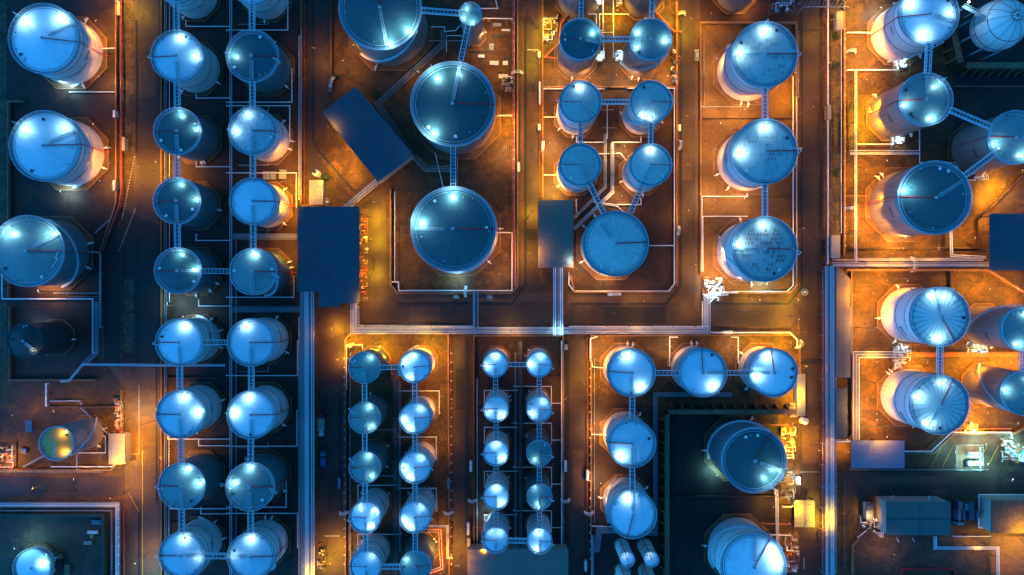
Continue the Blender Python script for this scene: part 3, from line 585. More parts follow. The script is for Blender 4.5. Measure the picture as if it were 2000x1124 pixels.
tank('H3', 1510, 728, 47.5, .053, 'roof_white', W_, 'third white tank in top row of lower right yard', 96, 180, [(112, 1.4), (-170, 1.6)], None, None, GH)
tank('H4', 1233.5, 866, 47, .070, 'roof_white', W_, 'second tank down left column of lower right yard', 178, -88, [(-130, 2.2)], None, None, GH, red_drop=False)
tank('H5', 1235, 1004, 47, .072, 'roof_white', W_, 'third tank down left column of lower right yard', -102, 92, [(106, 1.9)], (110, 200), None, GH, red_drop=False)
GI = 'four-wide yard of small tanks'
I = [(712.5, 718, 't'), (810, 717, 'w'), (713, 816, 't'), (811, 817, 'w'), (713.5, 912.7, 't'), (811, 913, 'w'), (714, 1010, 'w'), (811, 1010, 'w'), (715, 1106, 'w'), (812, 1106, 't')]
IL = [[(60, .8)], [(150, 1.2), (100, 1), (-115, 1)], [(70, 1.1), (-55, 1.1)], [(190, 1.5), (-118, 1.6), (60, .8)], [(75, 1.2), (-58, .9)], [(185, 1.7), (-118, 1.7), (60, .7)], [(30, 1.2), (-60, 1.5), (120, .8)], [(200, 1.3), (-118, 1.5), (60, .6)], [(60, .5)], [(150, .8)]]
for i, (x, y, m) in enumerate(I):
    side = 'left' if i % 2 == 0 else 'right'
    tank('I%d' % (i + 1), x, y, 31, .070, *RM[m], '%s small tank, %s column of small-tank yard, %s' % (ORD[i // 2], side, CT[m]), 180 if i % 2 == 0 else 5, -85, IL[i], (100, 210) if i in (1, 8) else None, {6: ('10421', 20), 8: ('10431', 20)}.get(i), GI, red_drop=False, loop=150 if i in (0, 2, 4) else (190 if i == 6 else (-5 if i in (5, 7) else None)), wl=(.3, .97))
GJ = 'the ten smallest white tanks'
J = [(967.5, 712, 'w'), (1053, 712, 'w'), (969, 799, 'w'), (1053, 799, 'w'), (969, 884.7, 'w'), (1053, 884.7, 't'), (969, 970, 'w'), (1053.5, 970, 't'), (968.5, 1054.5, 'w'), (1054, 1056, 'w')]
JL = [[(90, 1.2), (190, 1)], [(180, 1.2), (80, .8)], [(-50, 1.6), (200, 1)], [(215, 1.4), (60, .8)], [(-40, 1.6), (90, 1)], [(-120, .7)], [(-50, 1.4), (90, 1.2)], [(-100, .8), (120, .4)], [(60, .5), (120, .4)], [(-110, 1), (100, 1.2)]]
for i, (x, y, m) in enumerate(J):
    side = 'left' if i % 2 == 0 else 'right'
    tank('J%d' % (i + 1), x, y, 25, .070, *RM[m], '%s tiny tank in the %s column of ten, %s' % (ORD[i // 2], side, CT[m]), 180 if i % 2 == 0 else -5, -90, JL[i], (100, 230) if i == 8 else None, None, GJ, red_drop=False, loop=185 if i % 2 == 0 else -15, wl=(.3, .97))
GK = 'four slender tanks at the bottom edge'
for i, (x, y) in enumerate([(1225, 1092), (1272, 1092), (1226, 1143), (1273, 1143)]):
    tank('K%d' % (i + 1), x, y, 14.5, .055, 'roof_white', W_, '%s slender small tank at the bottom edge' % ['upper left', 'upper right', 'lower left', 'lower right'][i], 110, None, [(120, .4)] if i < 2 else [], None, None, GK)
GL = 'floodlit tanks of the dark lower right yard'
tank('L1', 1472, 898.5, 63.5, .076, 'roof_dark', D_, 'large grey-blue tank with lamps in dark lower right yard', 57, -22, [(-28, 1.0), (-58, .9)], (200, -40), None, GL, red_drop=False)
tank('L2', 1471, 1106, 64, .074, 'roof_white', W_, 'large white tank in dark yard cut by bottom edge', 58, 88, [(38, 1.6), (8, 1.6)], (220, 30), None, GL, red_drop=False)
tank('L3', 1830, 1212, 56, .05, 'roof_goldlit', W_, 'barely seen round tank at the bottom right edge', None, None, [], None, None, GL)

# ------------------------------------------------------------------ walkway bridges
def bridge(a, b, label):
    A, Bk = TK[a], TK[b]; pa = A['c'] + Vector((0, 0, A['h'])); pb = Bk['c'] + Vector((0, 0, Bk['h'])); d = pb - pa; d.z = 0; d.normalize()
    p, q = pa + d * (A['R'] - .2), pb - d * (Bk['R'] - .2); z = max(p.z, q.z) + .12; p.z = z; q.z = z; Lq = (q - p).length
    small = A['R'] < 8 and Bk['R'] < 8; w = .75 if small else .85
    t = thing('walkway_bridge', label, 'walkway', p, math.atan2(d.y, d.x), 'footbridges linking the tank tops')
    e = MB(); n = max(3, int(Lq / .55))
    for i in range(n + 1): x = Lq * i / n; e.box((x, 0, 0), (.26, 2 * w, .05))
    e.build('deck', 'dark_steel', t)
    for s in (-1, 1):
        e = MB(); e.box((Lq / 2, s * w, -.08), (Lq, .16, .3)); e.box((Lq / 2, s * w, 1.12), (Lq, .13, .1)); e.box((Lq / 2, s * w, .6), (Lq, .06, .06)); m = max(2, int(Lq / 1.5))
        for i in range(m + 1): e.box((Lq * i / m, s * w, .55), (.09, .09, 1.1))
        e.build('side_rail', 'galvanised', t)
    e = MB(); e.box((Lq / 2, 0, .0), (Lq, .05, .07)); m = max(2, int(Lq / 1.3))
    for i in range(m + 1): e.box((Lq * i / m, 0, .04), (.14, 2 * w - .2, .08))
    e.build('cross_member', 'galvanised', t)
def ends(a, b): return TK[a]['short'], TK[b]['short']
for i in range(8):
    if i != 4:
        bridge('B%d' % i, 'B%d' % (i + 1), 'footbridge in the left twin row from its %s to its %s tank' % (ORD[i], ORD[i + 1]))
        bridge('C%d' % i, 'C%d' % (i + 1), 'footbridge in the right twin row from its %s to its %s tank' % (ORD[i], ORD[i + 1]))
for i in (4, 5, 8): bridge('B%d' % i, 'C%d' % i, 'sideways footbridge joining the %s tanks of the twin rows' % ORD[i])
bridge('D1', 'D2', 'bright bridge from the largest dark tank to the small teal tank'); bridge('D2', 'D3', 'slanting bridge from the small teal tank down to a big dark roof'); bridge('D3', 'D4', 'vertical bridge between the two big dark round roofs')
bridge('E8', 'E1', 'left bridge cut by the top of the aluminium yard'); bridge('E9', 'E2', 'right bridge cut by the top of the aluminium yard'); bridge('E1', 'E2', 'purple-lit sideways bridge between the upper pair of the aluminium yard'); bridge('E3', 'E4', 'sideways bridge between the second pair of the aluminium yard')
bridge('E3', 'E5', 'bridge down the left side, second to third aluminium tank'); bridge('E4', 'E6', 'bridge down the right side, second to third aluminium tank'); bridge('E5', 'E7', 'slanting bridge from third left tank to the wide aluminium tank'); bridge('E6', 'E7', 'slanting bridge from third right tank to the wide aluminium tank')
bridge('F1', 'F2', 'bridge between topmost and middle patched-roof tanks'); bridge('F2', 'F3', 'bridge between middle and lowest patched-roof tanks')
bridge('G1', 'G2', 'bridge below the white tank numbered 4001'); bridge('G2', 'G3', 'long slanting bridge toward the tank at the right edge'); bridge('G3', 'G4', 'slanting bridge onto the large dark tank numbered 4002'); bridge('G6', 'G7', 'bridge between the two blue spoked roofs'); bridge('G8', 'G9', 'bridge at the right edge between the brown-walled tanks')
bridge('H1', 'H2', 'bridge from first to second white tank, lower right yard'); bridge('H2', 'H3', 'bridge from second to third white tank, lower right yard'); bridge('H1', 'H4', 'bridge down from first white tank of lower right yard'); bridge('H4', 'H5', 'lowest bridge in the lower right yard of white tanks')
for c, nm, z in (('I', 'small-tank yard', 1), ('J', 'ten tiny tanks', 1)):
    bridge(c + '1', c + '2', 'sideways bridge across the top pair of the %s' % nm); bridge(c + '9', c + '10', 'sideways bridge across the bottom pair of the %s' % nm)
    for i in range(1, 9):
        bridge('%s%d' % (c, i), '%s%d' % (c, i + 2), 'bridge below %s tank, %s column of the %s' % (ORD[(i - 1) // 2], 'left' if i % 2 else 'right', nm))

# ------------------------------------------------------------------ spherical tank
def sphere_tank():
    hc = 12.5; c = P(1951, 50, hc); R = 48.5 / S * (HC - hc) / HC
    t = thing('spherical_tank', 'round white ball tank on legs at top right, red bands', 'storage tank', (c.x, c.y, 0), 0)
    prof = [(max(.01, R * math.sin(math.pi * i / 32)), hc - R * math.cos(math.pi * i / 32)) for i in range(33)]
    MB().lathe(prof, 64).build('ball_shell', 'shell_white', t, True)
    for i in range(6):
        a = math.pi * i / 6; d = Vector((math.cos(a), math.sin(a), 0))
        e = MB(); e.tube([Vector((0, 0, hc)) + d * (R + .04) * math.cos(R_(b)) + Vector((0, 0, (R + .04) * math.sin(R_(b)))) for b in range(0, 181, 6)], .07, 4); e.build('red_band', 'red_paint', t)
    for zz in (0.0, .55):
        e = MB(); rr = math.sqrt(max(0.1, 1 - zz * zz)) * (R + .05); e.ring(rr, hc + zz * R, .09); e.build('red_band', 'red_paint', t)
    e = MB(); e.ring(2.1, hc + R + .9, .07, 20); e.lathe([(2.1, hc + R - .1), (2.1, hc + R + .05)], 20); e.build('top_platform', 'beige', t)
    e = MB()
    for i in range(7): a = i * .9; e.cyl((math.cos(a), math.sin(a), hc + R), (math.cos(a), math.sin(a), hc + R + .9), .28, 8)
    e.build('valve_cluster', 'galvanised', t)
    for i in range(9):
        a = 2 * math.pi * i / 9; e = MB(); e.cyl((R * .98 * math.cos(a), R * .98 * math.sin(a), 0), (R * .98 * math.cos(a), R * .98 * math.sin(a), hc), .35, 12); e.build('leg', 'grating', t)
    e = MB(); q = P(1880, 12, hc + R * .4) - c; q.z = hc + R * .4; e.bar((-R * .86, 1.0, hc + R * .5), q, 1.3, .2)
    for s in (-1, 1): e.bar((-R * .86, 1.0 + s * .6, hc + R * .5 + 1), (q.x, q.y + s * .6, q.z + 1), .1)
    e.build('access_gangway', 'grating', t)
    L = MB(); L.cyl((q.x, q.y, q.z), (q.x, q.y, q.z + 3.4), .08, 6); fo = L.build('floodlight', 'galvanised', t)
    MB().box((q.x, q.y, q.z + 3.5), (.7, .5, .15)).build('lamp_head', 'lamp_white', fo); lamp(fo, (q.x + .3, q.y, q.z + 3.2), 700 * K_WHITE, C_WHITE, 160, .15, aim=(.8, -.2, -.7))
sphere_tank()

# ------------------------------------------------------------------ pipe racks and pipelines
def offs(pts, d):
    """polyline of (x, y) world points moved sideways by d"""
    q = [Vector((p[0], p[1], 0)) for p in pts]; o = []
    for i, p in enumerate(q):
        a = (q[i] - q[i - 1]).normalized() if i else (q[1] - q[0]).normalized()
        b = (q[i + 1] - q[i]).normalized() if i < len(q) - 1 else a
        n = (a + b).normalized(); sd = Vector((-n.y, n.x, 0)) / max(.35, n.dot(a)); o.append(p + sd * d)
    return o
def rack(label, pts, wpx, n, h, mat='pipe_silver', rad=None, frames=9.0, mats=None, frame_mat='dark_steel', group='pipe racks carrying parallel pipes'):
    """n parallel pipes over a line of photograph points, wpx photograph pixels wide, on steel cross frames"""
    W = wpx / S; q = [P(x, y, h) for x, y in pts]
    t = thing('pipe_rack', label, 'pipe rack', (0, 0, 0), 0, group); rr = random.Random(hash_(label))
    for i in range(n):
        d = (-.5 + (i + .5) / n) * W; r = rad or min(.42, W / n * rr.choice([.17, .23, .3])); m = mats[i % len(mats)] if mats else mat
        if n > 3 and rr.random() < .25: m = 'pipe_grey'
        line = [(p.x, p.y, h + r) for p in offs(q, d)]
        MB().tube(line, r, 7).build('pipe', m, t, True)
    fm = None; acc = 0.0; k = 0
    for a, b in zip(q[:-1], q[1:]):
        L = (b - a).length; d = (b - a).normalized(); m = int(L / frames)
        for i in range(m + 1):
            if m == 0 and L < 3: break
            p = a + d * (L * (i + .5) / (m + 1)); k += 1
            if k > 45: break
            if fm is None:
                e = MB(); e.box((0, 0, h - .12), (.22, W + .7, .22))
                for s in (-1, 1): e.box((0, s * (W / 2 + .25), h / 2 - .1), (.22, .22, h - .25))
                fm = e.build('support_frame', frame_mat, t); fo = fm
            else:
                fo = fm.copy(); COL.objects.link(fo)
            fo.location = (p.x, p.y, 0); fo.rotation_euler = (0, 0, math.atan2(d.y, d.x))
    return t
def hoops(pts, wpx, h, step, label):
    """light frames arching over a rack"""
    t = thing('overhead_frame', label, 'steel frame'); q = [P(x, y, h) for x, y in pts]; a, b = q; L = (b - a).length; d = (b - a).normalized(); sd = Vector((-d.y, d.x, 0)) * wpx / S / 2
    n = int(L / step)
    for i in range(n + 1):
        p = a + d * L * i / n; e = MB(); e.bar(p - sd, p + sd, .16); e.bar(p - sd, p - sd - Vector((0, 0, 2)), .14); e.bar(p + sd, p + sd - Vector((0, 0, 2)), .14); e.build('hoop', 'pipe_grey', t)
    e = MB(); e.bar(q[0] - sd, q[1] - sd, .12); e.bar(q[0] + sd, q[1] + sd, .12); e.build('top_rail', 'pipe_grey', t)
LAV = ['pipe_silver', 'pipe_white', 'pipe_silver', 'pipe_grey']
rack('wide bright rack of pipes right of the twin rows, running down', [(600, 565), (601, 1180)], 27, 13, 6.5, mats=['pipe_grey', 'pipe_grey', 'pipe_grey', 'pipe_grey', 'pipe_silver', 'pipe_silver', 'pipe_silver', 'pipe_silver', 'pipe_dark', 'pipe_silver', 'pipe_silver', 'pipe_silver', 'pipe_silver'], rad=.15)
rack('tall rack of lavender pipes beside the right main road', [(1621, 520), (1622, 1180)], 19, 8, 6.5, mats=LAV, frames=8)
hoops([(1620, 530), (1620, 1120)], 26, 9.0, 8, 'row of thin steel hoops over the right road pipe rack')
rack('rack of pipes crossing the picture below the middle road', [(691, 592), (691, 646), (1381, 646), (1381, 574)], 14, 6, 4.5, mats=['pipe_white', 'pipe_silver', 'pipe_silver'])
rack('short rack below the grey-roofed shed, crossing the middle road', [(1090, 520), (1090, 655)], 20, 6, 6.0, mats=['pipe_silver', 'pipe_silver', 'pipe_grey', 'pipe_white'])
rack('orange-lit rack of pipes leading to the far right building', [(1626, 517), (1932, 517)], 10, 5, 5.0, mats=['pipe_white', 'pipe_silver'])
rack('three thin pipes above the rack to the far right building', [(1671, 500), (1674, 507), (1920, 507)], 6, 3, 3.0, mat='pipe_white')
rack('pair of bright pipes down the orange-lit top right yard', [(1671, 136), (1671, 512)], 6, 2, 2.6, mat='pipe_white')
rack('three pipes leading right from the yard pair at right', [(1660, 298), (1797, 298)], 10, 3, 2.4, mat='pipe_white')
rack('pair of diagonal pipe bundles meeting the grey-roofed shed, left one', [(1121, 426), (1182, 366), (1182, 262)], 6, 3, 2.2, mat='pipe_white')
rack('pair of diagonal pipe bundles meeting the grey-roofed shed, right one', [(1121, 448), (1196, 376), (1196, 280)], 8, 3, 2.2, mat='pipe_white')
rack('blue-lit rack above the large dark-roofed building, twin rows', [(455, 463), (582, 463)], 13, 6, 3.5, mat='pipe_grey'); rack('blue-lit rack below fifth tanks leading to the wide bright rack', [(455, 604), (588, 604)], 13, 6, 3.5, mat='pipe_grey')
rack('central pipe line between the twin rows from top to bottom', [(451, -20), (451, 1180)], 7, 2, 1.6, mat='pipe_silver', frames=12); rack('darker pipes just right of the central twin row line', [(461, 470), (461, 1180)], 4, 2, 1.2, mat='pipe_grey', frames=12)
rack('pipes following the left wall of the twin rows', [(324, -20), (324, 1180)], 7, 2, 1.2, mats=['pipe_grey', 'pipe_dark'], frames=14)
rack('white pipes crossing the left road to the twin rows', [(118, 745), (135, 744), (162, 712), (320, 714), (440, 714)], 6, 3, 4.6, mat='pipe_silver')
rack('blue pipes turning down beside the small dark tank', [(188, 590), (188, 690), (162, 712)], 10, 4, 2.0, mat='pipe_grey')
rack('lavender bundle of pipes boxing in the bottom left yard', [(-20, 986), (230, 986), (230, 1180)], 11, 4, 1.6, mat='pipe_silver', frames=10)
rack('thin dark pipes inside the lavender bundle at bottom left', [(-20, 998), (218, 998), (218, 1180)], 4, 2, 1.2, mat='pipe_grey', frames=10)
rack('diagonal rack from the largest dark tank to the slanted building', [(866, 60), (868, 84), (738, 204), (805, 302), (832, 330), (884, 330)], 12, 5, 2.4, mats=['pipe_grey', 'pipe_dark'])
rack('mauve bundle from the slanted building to the dark-roofed building', [(742, 350), (670, 410)], 14, 6, 4.0, mats=['pipe_grey', 'pipe_silver'])
rack('teal rack between the two columns of the small-tank yard', [(772, 712), (772, 1180)], 8, 3, 3.6, mat='pipe_dark'); rack('bright pipes beside the teal rack of the small-tank yard', [(781, 745), (781, 1078)], 5, 2, 2.6, mat='pipe_grey')
rack('teal rack between the two columns of ten tiny tanks', [(1016, 668), (1016, 1078)], 8, 3, 3.4, mat='pipe_dark'); rack('thin bright pipes beside the rack of the ten tiny tanks', [(1007, 690), (1007, 1070)], 4, 2, 2.4, mat='pipe_grey')
rack('teal pipes right of the lower right white tanks', [(1430, 771), (1280, 771), (1280, 1042), (1240, 1042)], 9, 4, 2.2, mat='pipe_grey'); rack('blue bundle curling beside the lowest white tank', [(1240, 1036), (1170, 1036), (1166, 1072), (1152, 1076)], 12, 5, 2.0, mat='pipe_grey')
rack('purple bundle left of the two blue spoked roofs', [(1762, 693), (1672, 693), (1672, 860)], 14, 5, 3.0, mats=['pipe_white', 'pipe_silver']); rack('orange-red pipes between the two blue spoked roofs', [(1768, 693), (2060, 693)], 10, 4, 2.6, mat='orange_paint')
rack('pipes stepping down below the large bottom right building', [(1826, 1048), (1826, 1071), (1948, 1071), (1950, 1180)], 7, 3, 3.0, mat='pipe_silver'); rack('short double pipe beside the road, bottom of tiny tank yard', [(1157, 1046), (1157, 1180)], 5, 2, 1.6, mat='pipe_white')
rack('stepped bundle right of the small-tank yard', [(833, 1028), (874, 1028), (874, 1090), (884, 1090)], 5, 2, 3.4, mat='pipe_silver')
rack('dark stepped bundle inside the small-tank yard corner', [(835, 1036), (860, 1036), (862, 1078), (864, 1110), (835, 1120)], 9, 4, 1.6, mats=['pipe_white', 'red_paint'])
rack('pipes following the road down from the lower orange equipment', [(1517, 956), (1519, 1075)], 7, 3, 2.0, mat='pipe_white')
rack('two pipes from the dark tank 4002 down to the rack', [(1856, 440), (1858, 500), (1925, 503)], 7, 2, 2.0, mat='pipe_white')
rack('rust-red pipe bundle beside the right wall of the dark yard', [(1003, -20), (1003, 360), (1006, 560)], 6, 2, 1.2, mats=['red_paint', 'pipe_grey'], frames=7)
rack('thin pipes above the bottom pair of tiny tanks roofs', [(932, 740), (932, 1066), (1000, 1066)], 3, 1, 1.2, mat='pipe_white')
def line(label, pts, h=1.0, r=.2, mat='pipe_white', group='thin pipelines across the tank yards', ends_down=True, sup=True):
    if mat == 'red_paint': mat = 'red_pipe'; r *= .6
    q = [P(x, y, h) for x, y in pts]; t = thing('pipeline', label, 'pipe', (0, 0, 0), 0, group)
    pp = [(p.x, p.y, h) for p in q]
    if ends_down: pp = [(pp[0][0], pp[0][1], .2)] + pp + [(pp[-1][0], pp[-1][1], .2)]
    MB().tube(pp, r, 7).build('pipe', mat, t, True)
    if sup:
        proto = None
        for a, b in zip(q[:-1], q[1:]):
            L = (b - a).length; n = int(L / 7)
            for i in range(n):
                p = a.lerp(b, (i + 1) / (n + 1))
                if proto is None: proto = MB().box((0, 0, (h - r) / 2), (.5, .5, h - r)).build('support_block', 'kerb_concrete', t); o = proto
                else: o = proto.copy(); COL.objects.link(o)
                o.location = (p.x, p.y, 0)
# loops around the twin-row tanks
for i, (y1, y2, x2) in enumerate([(59, 4, 562), (200, 135, 570), (207, 272, 566), (338, 405, 579), (581, 540, 574), (734, 667, 581), (872, 802, 580), (991, 928, 559), (1003, 1070, 581)]):
    line('white loop pipe right of the %s tank of the right twin row' % ORD[i], [(442, y1), (x2, y1), (x2, y2)], 1.4, .2)
for i, (y1, x1) in enumerate([(52, 363), (192, 383), (326, 383), (470, 383), (598, 388), (858, 328), (871, 388), (994, 333), (1004, 392)]):
    line('thin silver pipe beside the %s tank of the left twin row' % ORD[i], [(x1, y1 - 12), (x1, y1), (448, y1)], 1.2, .18, 'pipe_silver')
for i, (y, yy) in enumerate([(218, 0), (48, 1), (323, 2), (458, 3), (726, 4), (875, 5)]):
    line('dark thin pipe of the right twin row, %s one down' % ORD[i], [(465, y), (524, y), (524, y - 10)], .9, .15, 'pipe_grey')
for i, (y0, x0) in enumerate([(764, 858), (854, 852), (954, 852)]):
    line('white square loop pipe around the %s small tank on the right side' % ORD[i + 1], [(778, y0), (x0, y0), (x0, y0 + 45)], 2.6, .16)
for i, y in enumerate([948, 1044]): line('white loop pipe above %s of the lowest left small tanks' % ['upper', 'lower'][i], [(782, y), (699, y), (699, y + 30)], 2.4, .16)
for i, y in enumerate([840, 930]): line('dark thin pipe beside the %s dark small tank' % ['second', 'third'][i], [(735, y), (770, y), (770, y + 6)], 1.2, .14, 'pipe_grey')
for i, y in enumerate([755, 827, 913, 998]):
    line('white square loop beside tiny tank, right column, number %s' % ORD[i], [(1003, y), (1077, y), (1077, y + 42)], 2.4, .15)
    line('white loop above tiny tank, left column, number %s' % ORD[i], [(1010, y + 8), (946, y + 8), (946, y + 40)], 2.4, .14)
    line('red pipe left of tiny tank column, number %s' % ORD[i], [(927, y + 33), (948, y + 33)], 1.2, .14, 'red_paint'); line('pink pipe right of tiny tank column, number %s' % ORD[i], [(1078, y + 33), (1097, y + 33)], 1.2, .14, 'pipe_white')
line('thin pipe down the right wall of the tiny tank yard', [(1097, 668), (1097, 1068)], 1.4, .22); line('thin pipe down the left wall of the tiny tank yard', [(926, 665), (926, 1065)], 1.4, .16, 'red_paint')
line('red pipe down the left of the lower right white tanks', [(1147, 660), (1147, 1140)], 1.0, .24, 'red_paint'); line('red pipe down the right of the small-tank yard', [(880, 655), (880, 1090)], 1.0, .22, 'red_paint'); line('red pipe down the left of the small-tank yard', [(671, 760), (671, 1000)], 1.0, .24, 'red_paint')
line('long red pipe right of the far left tanks', [(237, -20), (237, 375), (233, 402), (200, 490)], 1.2, .6, 'red_paint'); line('red pipe along the inner left road', [(237, 495), (237, 760)], .8, .2, 'red_paint')
line('dark red pipe beside the bottom left lavender bundle', [(242, 1000), (242, 1170)], 1.0, .5, 'red_paint'); line('red pipe along the left side of the right main rack', [(1609, 520), (1609, 1170)], 1.2, .35, 'red_paint')
line('red pipe beside the right main road, upper half', [(1613, -20), (1613, 515)], 1.4, .28, 'red_paint'); line('white pipe beside the right main road, upper half', [(1617, -20), (1617, 515)], 1.6, .32, 'pipe_silver')
line('orange-red pipe down the right of the aluminium yard', [(1324, -20), (1324, 560)], 1.2, .26, 'red_paint'); line('red pipe down the left of the aluminium yard', [(1054, 90), (1054, 385)], 1.0, .2, 'red_paint'); line('rust pipe beside wall of top right yard', [(1650, 70), (1650, 470)], .8, .28, 'orange_paint')
line('dark red pipe right of the twin rows, top', [(594, -20), (594, 395)], 1.0, .26, 'red_paint'); line('blue-grey pipe right of the twin rows, top', [(588, 60), (588, 380)], 1.4, .2, 'pipe_grey')
line('white pipe inside bottom of the lower big dark roof yard', [(766, 551), (778, 551), (779, 568), (1000, 568), (1000, 455), (970, 454)], 1.0, .24, 'pipe_white'); line('white pipe right of the upper big dark roof', [(970, 226), (1000, 226)], 1.0, .26)
line('white pipe along bottom of the aluminium yard', [(1111, 533), (1111, 556), (1121, 569), (1306, 569), (1317, 555), (1317, 172)], 1.2, .22); line('white pipe right of the wide aluminium tank', [(1268, 480), (1316, 480)], 1.0, .2)
line('white pipe under the top cross wall of the aluminium yard', [(1062, 174), (1180, 174)], 1.2, .2); line('white pipe above the second right aluminium tank', [(1225, 173), (1318, 173)], 1.2, .2)
line('white pipe below second left aluminium tank', [(1126, 268), (1126, 278), (1180, 278)], 1.2, .22); line('white pipe below second right aluminium tank', [(1252, 268), (1252, 278), (1196, 278)], 1.2, .22)
line('white pipe below third left aluminium tank', [(1126, 390), (1126, 415)], 1.2, .2); line('white pipe below third right aluminium tank', [(1252, 388), (1252, 400), (1200, 400), (1160, 395)], 1.2, .22)
line('white branch pipe left of second aluminium tank', [(1063, 229), (1086, 229), (1090, 203)], 1.2, .2); line('white branch pipe left of third aluminium tank', [(1063, 342), (1086, 342), (1090, 326)], 1.2, .2)
line('orange-lit loop pipe between the top aluminium tanks', [(1150, 28), (1165, 28), (1165, 60), (1178, 60), (1178, 0)], 1.4, .2); line('second orange-lit loop pipe between the top aluminium tanks', [(1228, 28), (1171, 28), (1171, 64), (1198, 64), (1198, -10)], 1.4, .2)
line('white pipe down to the left pump of the top aluminium pair', [(1174, 66), (1179, 70), (1179, 112), (1166, 115)], 1.4, .2); line('white pipe down to the right pump of the top aluminium pair', [(1198, 66), (1198, 112), (1214, 115)], 1.4, .2)
line('orange-red slanted pipe at left of top aluminium tank', [(1108, 30), (1095, 48), (1092, 84), (1064, 112), (1090, 114)], 1.6, .3, 'orange_paint'); line('orange-red slanted pipe at right of top aluminium tank', [(1283, 26), (1318, 62), (1330, 62)], 1.6, .3, 'orange_paint')
line('thin pipe framing left side of the patched-roof yard', [(1371, 530), (1371, 384), (1460, 384), (1460, 378)], 1.0, .18); line('thin pipe left of the lowest patched-roof tank', [(1373, 530), (1373, 423), (1460, 423)], 1.0, .18)
line('thin pipe left of the middle patched-roof tank', [(1369, 372), (1369, 209), (1461, 209), (1461, 200)], .8, .12, 'pipe_grey'); line('white pipe along bottom and right of patched-roof yard', [(1405, 570), (1537, 570), (1549, 558), (1549, 150)], 1.2, .24)
line('white pipe down the left of the lower right white yard', [(1166, 658), (1153, 662), (1153, 700)], 1.4, .24); line('white zigzag pipe left of first white tank, lower right yard', [(1155, 703), (1157, 717), (1180, 719)], 1.0, .2)
line('white pipe above second white tank of lower right yard', [(1323, 659), (1308, 659), (1308, 715)], 1.4, .22); line('white pipe above third white tank of lower right yard', [(1430, 659), (1442, 659), (1442, 710)], 1.4, .22)
line('white pipe left of second tank down, lower right yard', [(1155, 828), (1155, 849), (1181, 849)], 1.0, .2); line('white pipe left of the lowest tank, lower right yard', [(1155, 1028), (1195, 1029)], 1.0, .2); line('white pipe along top of lower right yard', [(1392, 650), (1543, 650), (1557, 664), (1557, 680)], 2.0, .3)
line('white pipe under the white tank numbered 4001', [(1655, 137), (1753, 137), (1753, 130)], 1.6, .3); line('white pipe left of the white tank numbered 4001', [(1655, 64), (1700, 64)], 1.6, .26)
line('white pipe under the tall grey-roofed tank', [(1675, 282), (1744, 282), (1744, 272)], 1.4, .28); line('thin vertical pipe beside the tall grey-roofed tank', [(1796, 255), (1796, 294)], 1.2, .18); line('thin pipe onto the dark tank 4002', [(1796, 300), (1796, 318), (1866, 318), (1866, 326)], 1.2, .18)
line('white pipe under the tank at the right edge', [(1890, 352), (1905, 352), (1905, 345), (1960, 318)], 1.4, .2); line('white pipe stepping above the two lit vessels', [(1768, 882), (1819, 882), (1858, 845), (1974, 845), (1977, 856)], 1.8, .26)
line('white pipe right of the yard rack to the blue-roofed shed', [(1633, 863), (1664, 863)], 4, .3); line('white pipe running from wall to large blue-grey tank, far left', [(4, 535), (4, 584), (181, 584), (181, 690)], 1.4, .22, 'pipe_silver'); line('blue pipe right of the large blue-grey tank', [(125, 493), (192, 493), (196, 500), (196, 640)], 2.0, .22, 'pipe_grey')
line('white pipe below the large blue-grey tank', [(105, 573), (195, 573)], 1.0, .2, 'pipe_grey'); line('blue slanting pipe near the large blue-grey tank', [(186, 455), (218, 426)], 1.0, .2, 'pipe_grey'); line('white pipe below the topmost far left tank', [(135, 180), (228, 180)], .8, .16); line('white pipe beside the topmost far left tank', [(198, 95), (224, 95)], 2.0, .24)
line('thin pipe near the gold-lit tank', [(190, 852), (206, 852), (206, 885), (150, 885)], 1.0, .16); line('pipe above the gold-lit tank yard', [(90, 750), (90, 793)], 1.6, .3, 'pipe_silver'); line('blue pipe on the wall above the gold-lit tank', [(98, 784), (156, 783), (158, 790)], 1.6, .26, 'pipe_grey')
line('slanting pipe right of the gold-lit tank', [(158, 797), (210, 848)], 1.8, .2, 'pipe_grey'); line('pink pipe beside the small teal tank', [(944, 36), (1000, 37)], 2.0, .22); line('pink hooked pipe above the small teal tank', [(937, 17), (972, 17), (968, 0)], 2.0, .2)
line('blue pipe pair crossing the middle road, left piece', [(926, 573), (926, 645)], 5.5, .45, 'pipe_grey', sup=False); line('blue pipe pair crossing the middle road, right piece', [(933, 573), (933, 640)], 5.5, .25, 'pipe_grey', sup=False)
line('pipe along left side of the grey shed drive', [(700, 600), (701, 636), (925, 637)], 1.0, .28, 'pipe_grey'); line('thin pipe around the top of the small-tank yard', [(677, 760), (677, 674), (708, 674), (708, 682)], 1.0, .16); line('white pipe below the dark grey-blue tank', [(1514, 956), (1513, 965), (1519, 968)], 2.0, .2)
line('pink pipe in the lower right equipment strip', [(1530, 990), (1550, 990), (1550, 960)], 2.0, .24); line('pipe linking the equipment strip to the large white tank', [(1506, 1045), (1545, 1046)], 2.0, .22); line('orange pipe across the equipment strip', [(1490, 1023), (1545, 1024)], 2.0, .22, 'orange_paint')
line('pipe above the dark yard corner', [(1490, 830), (1540, 830)], 2.0, .24, 'orange_paint'); line('red pipe beside the lower right equipment strip', [(1551, 960), (1551, 1110)], 2.0, .26, 'red_paint')

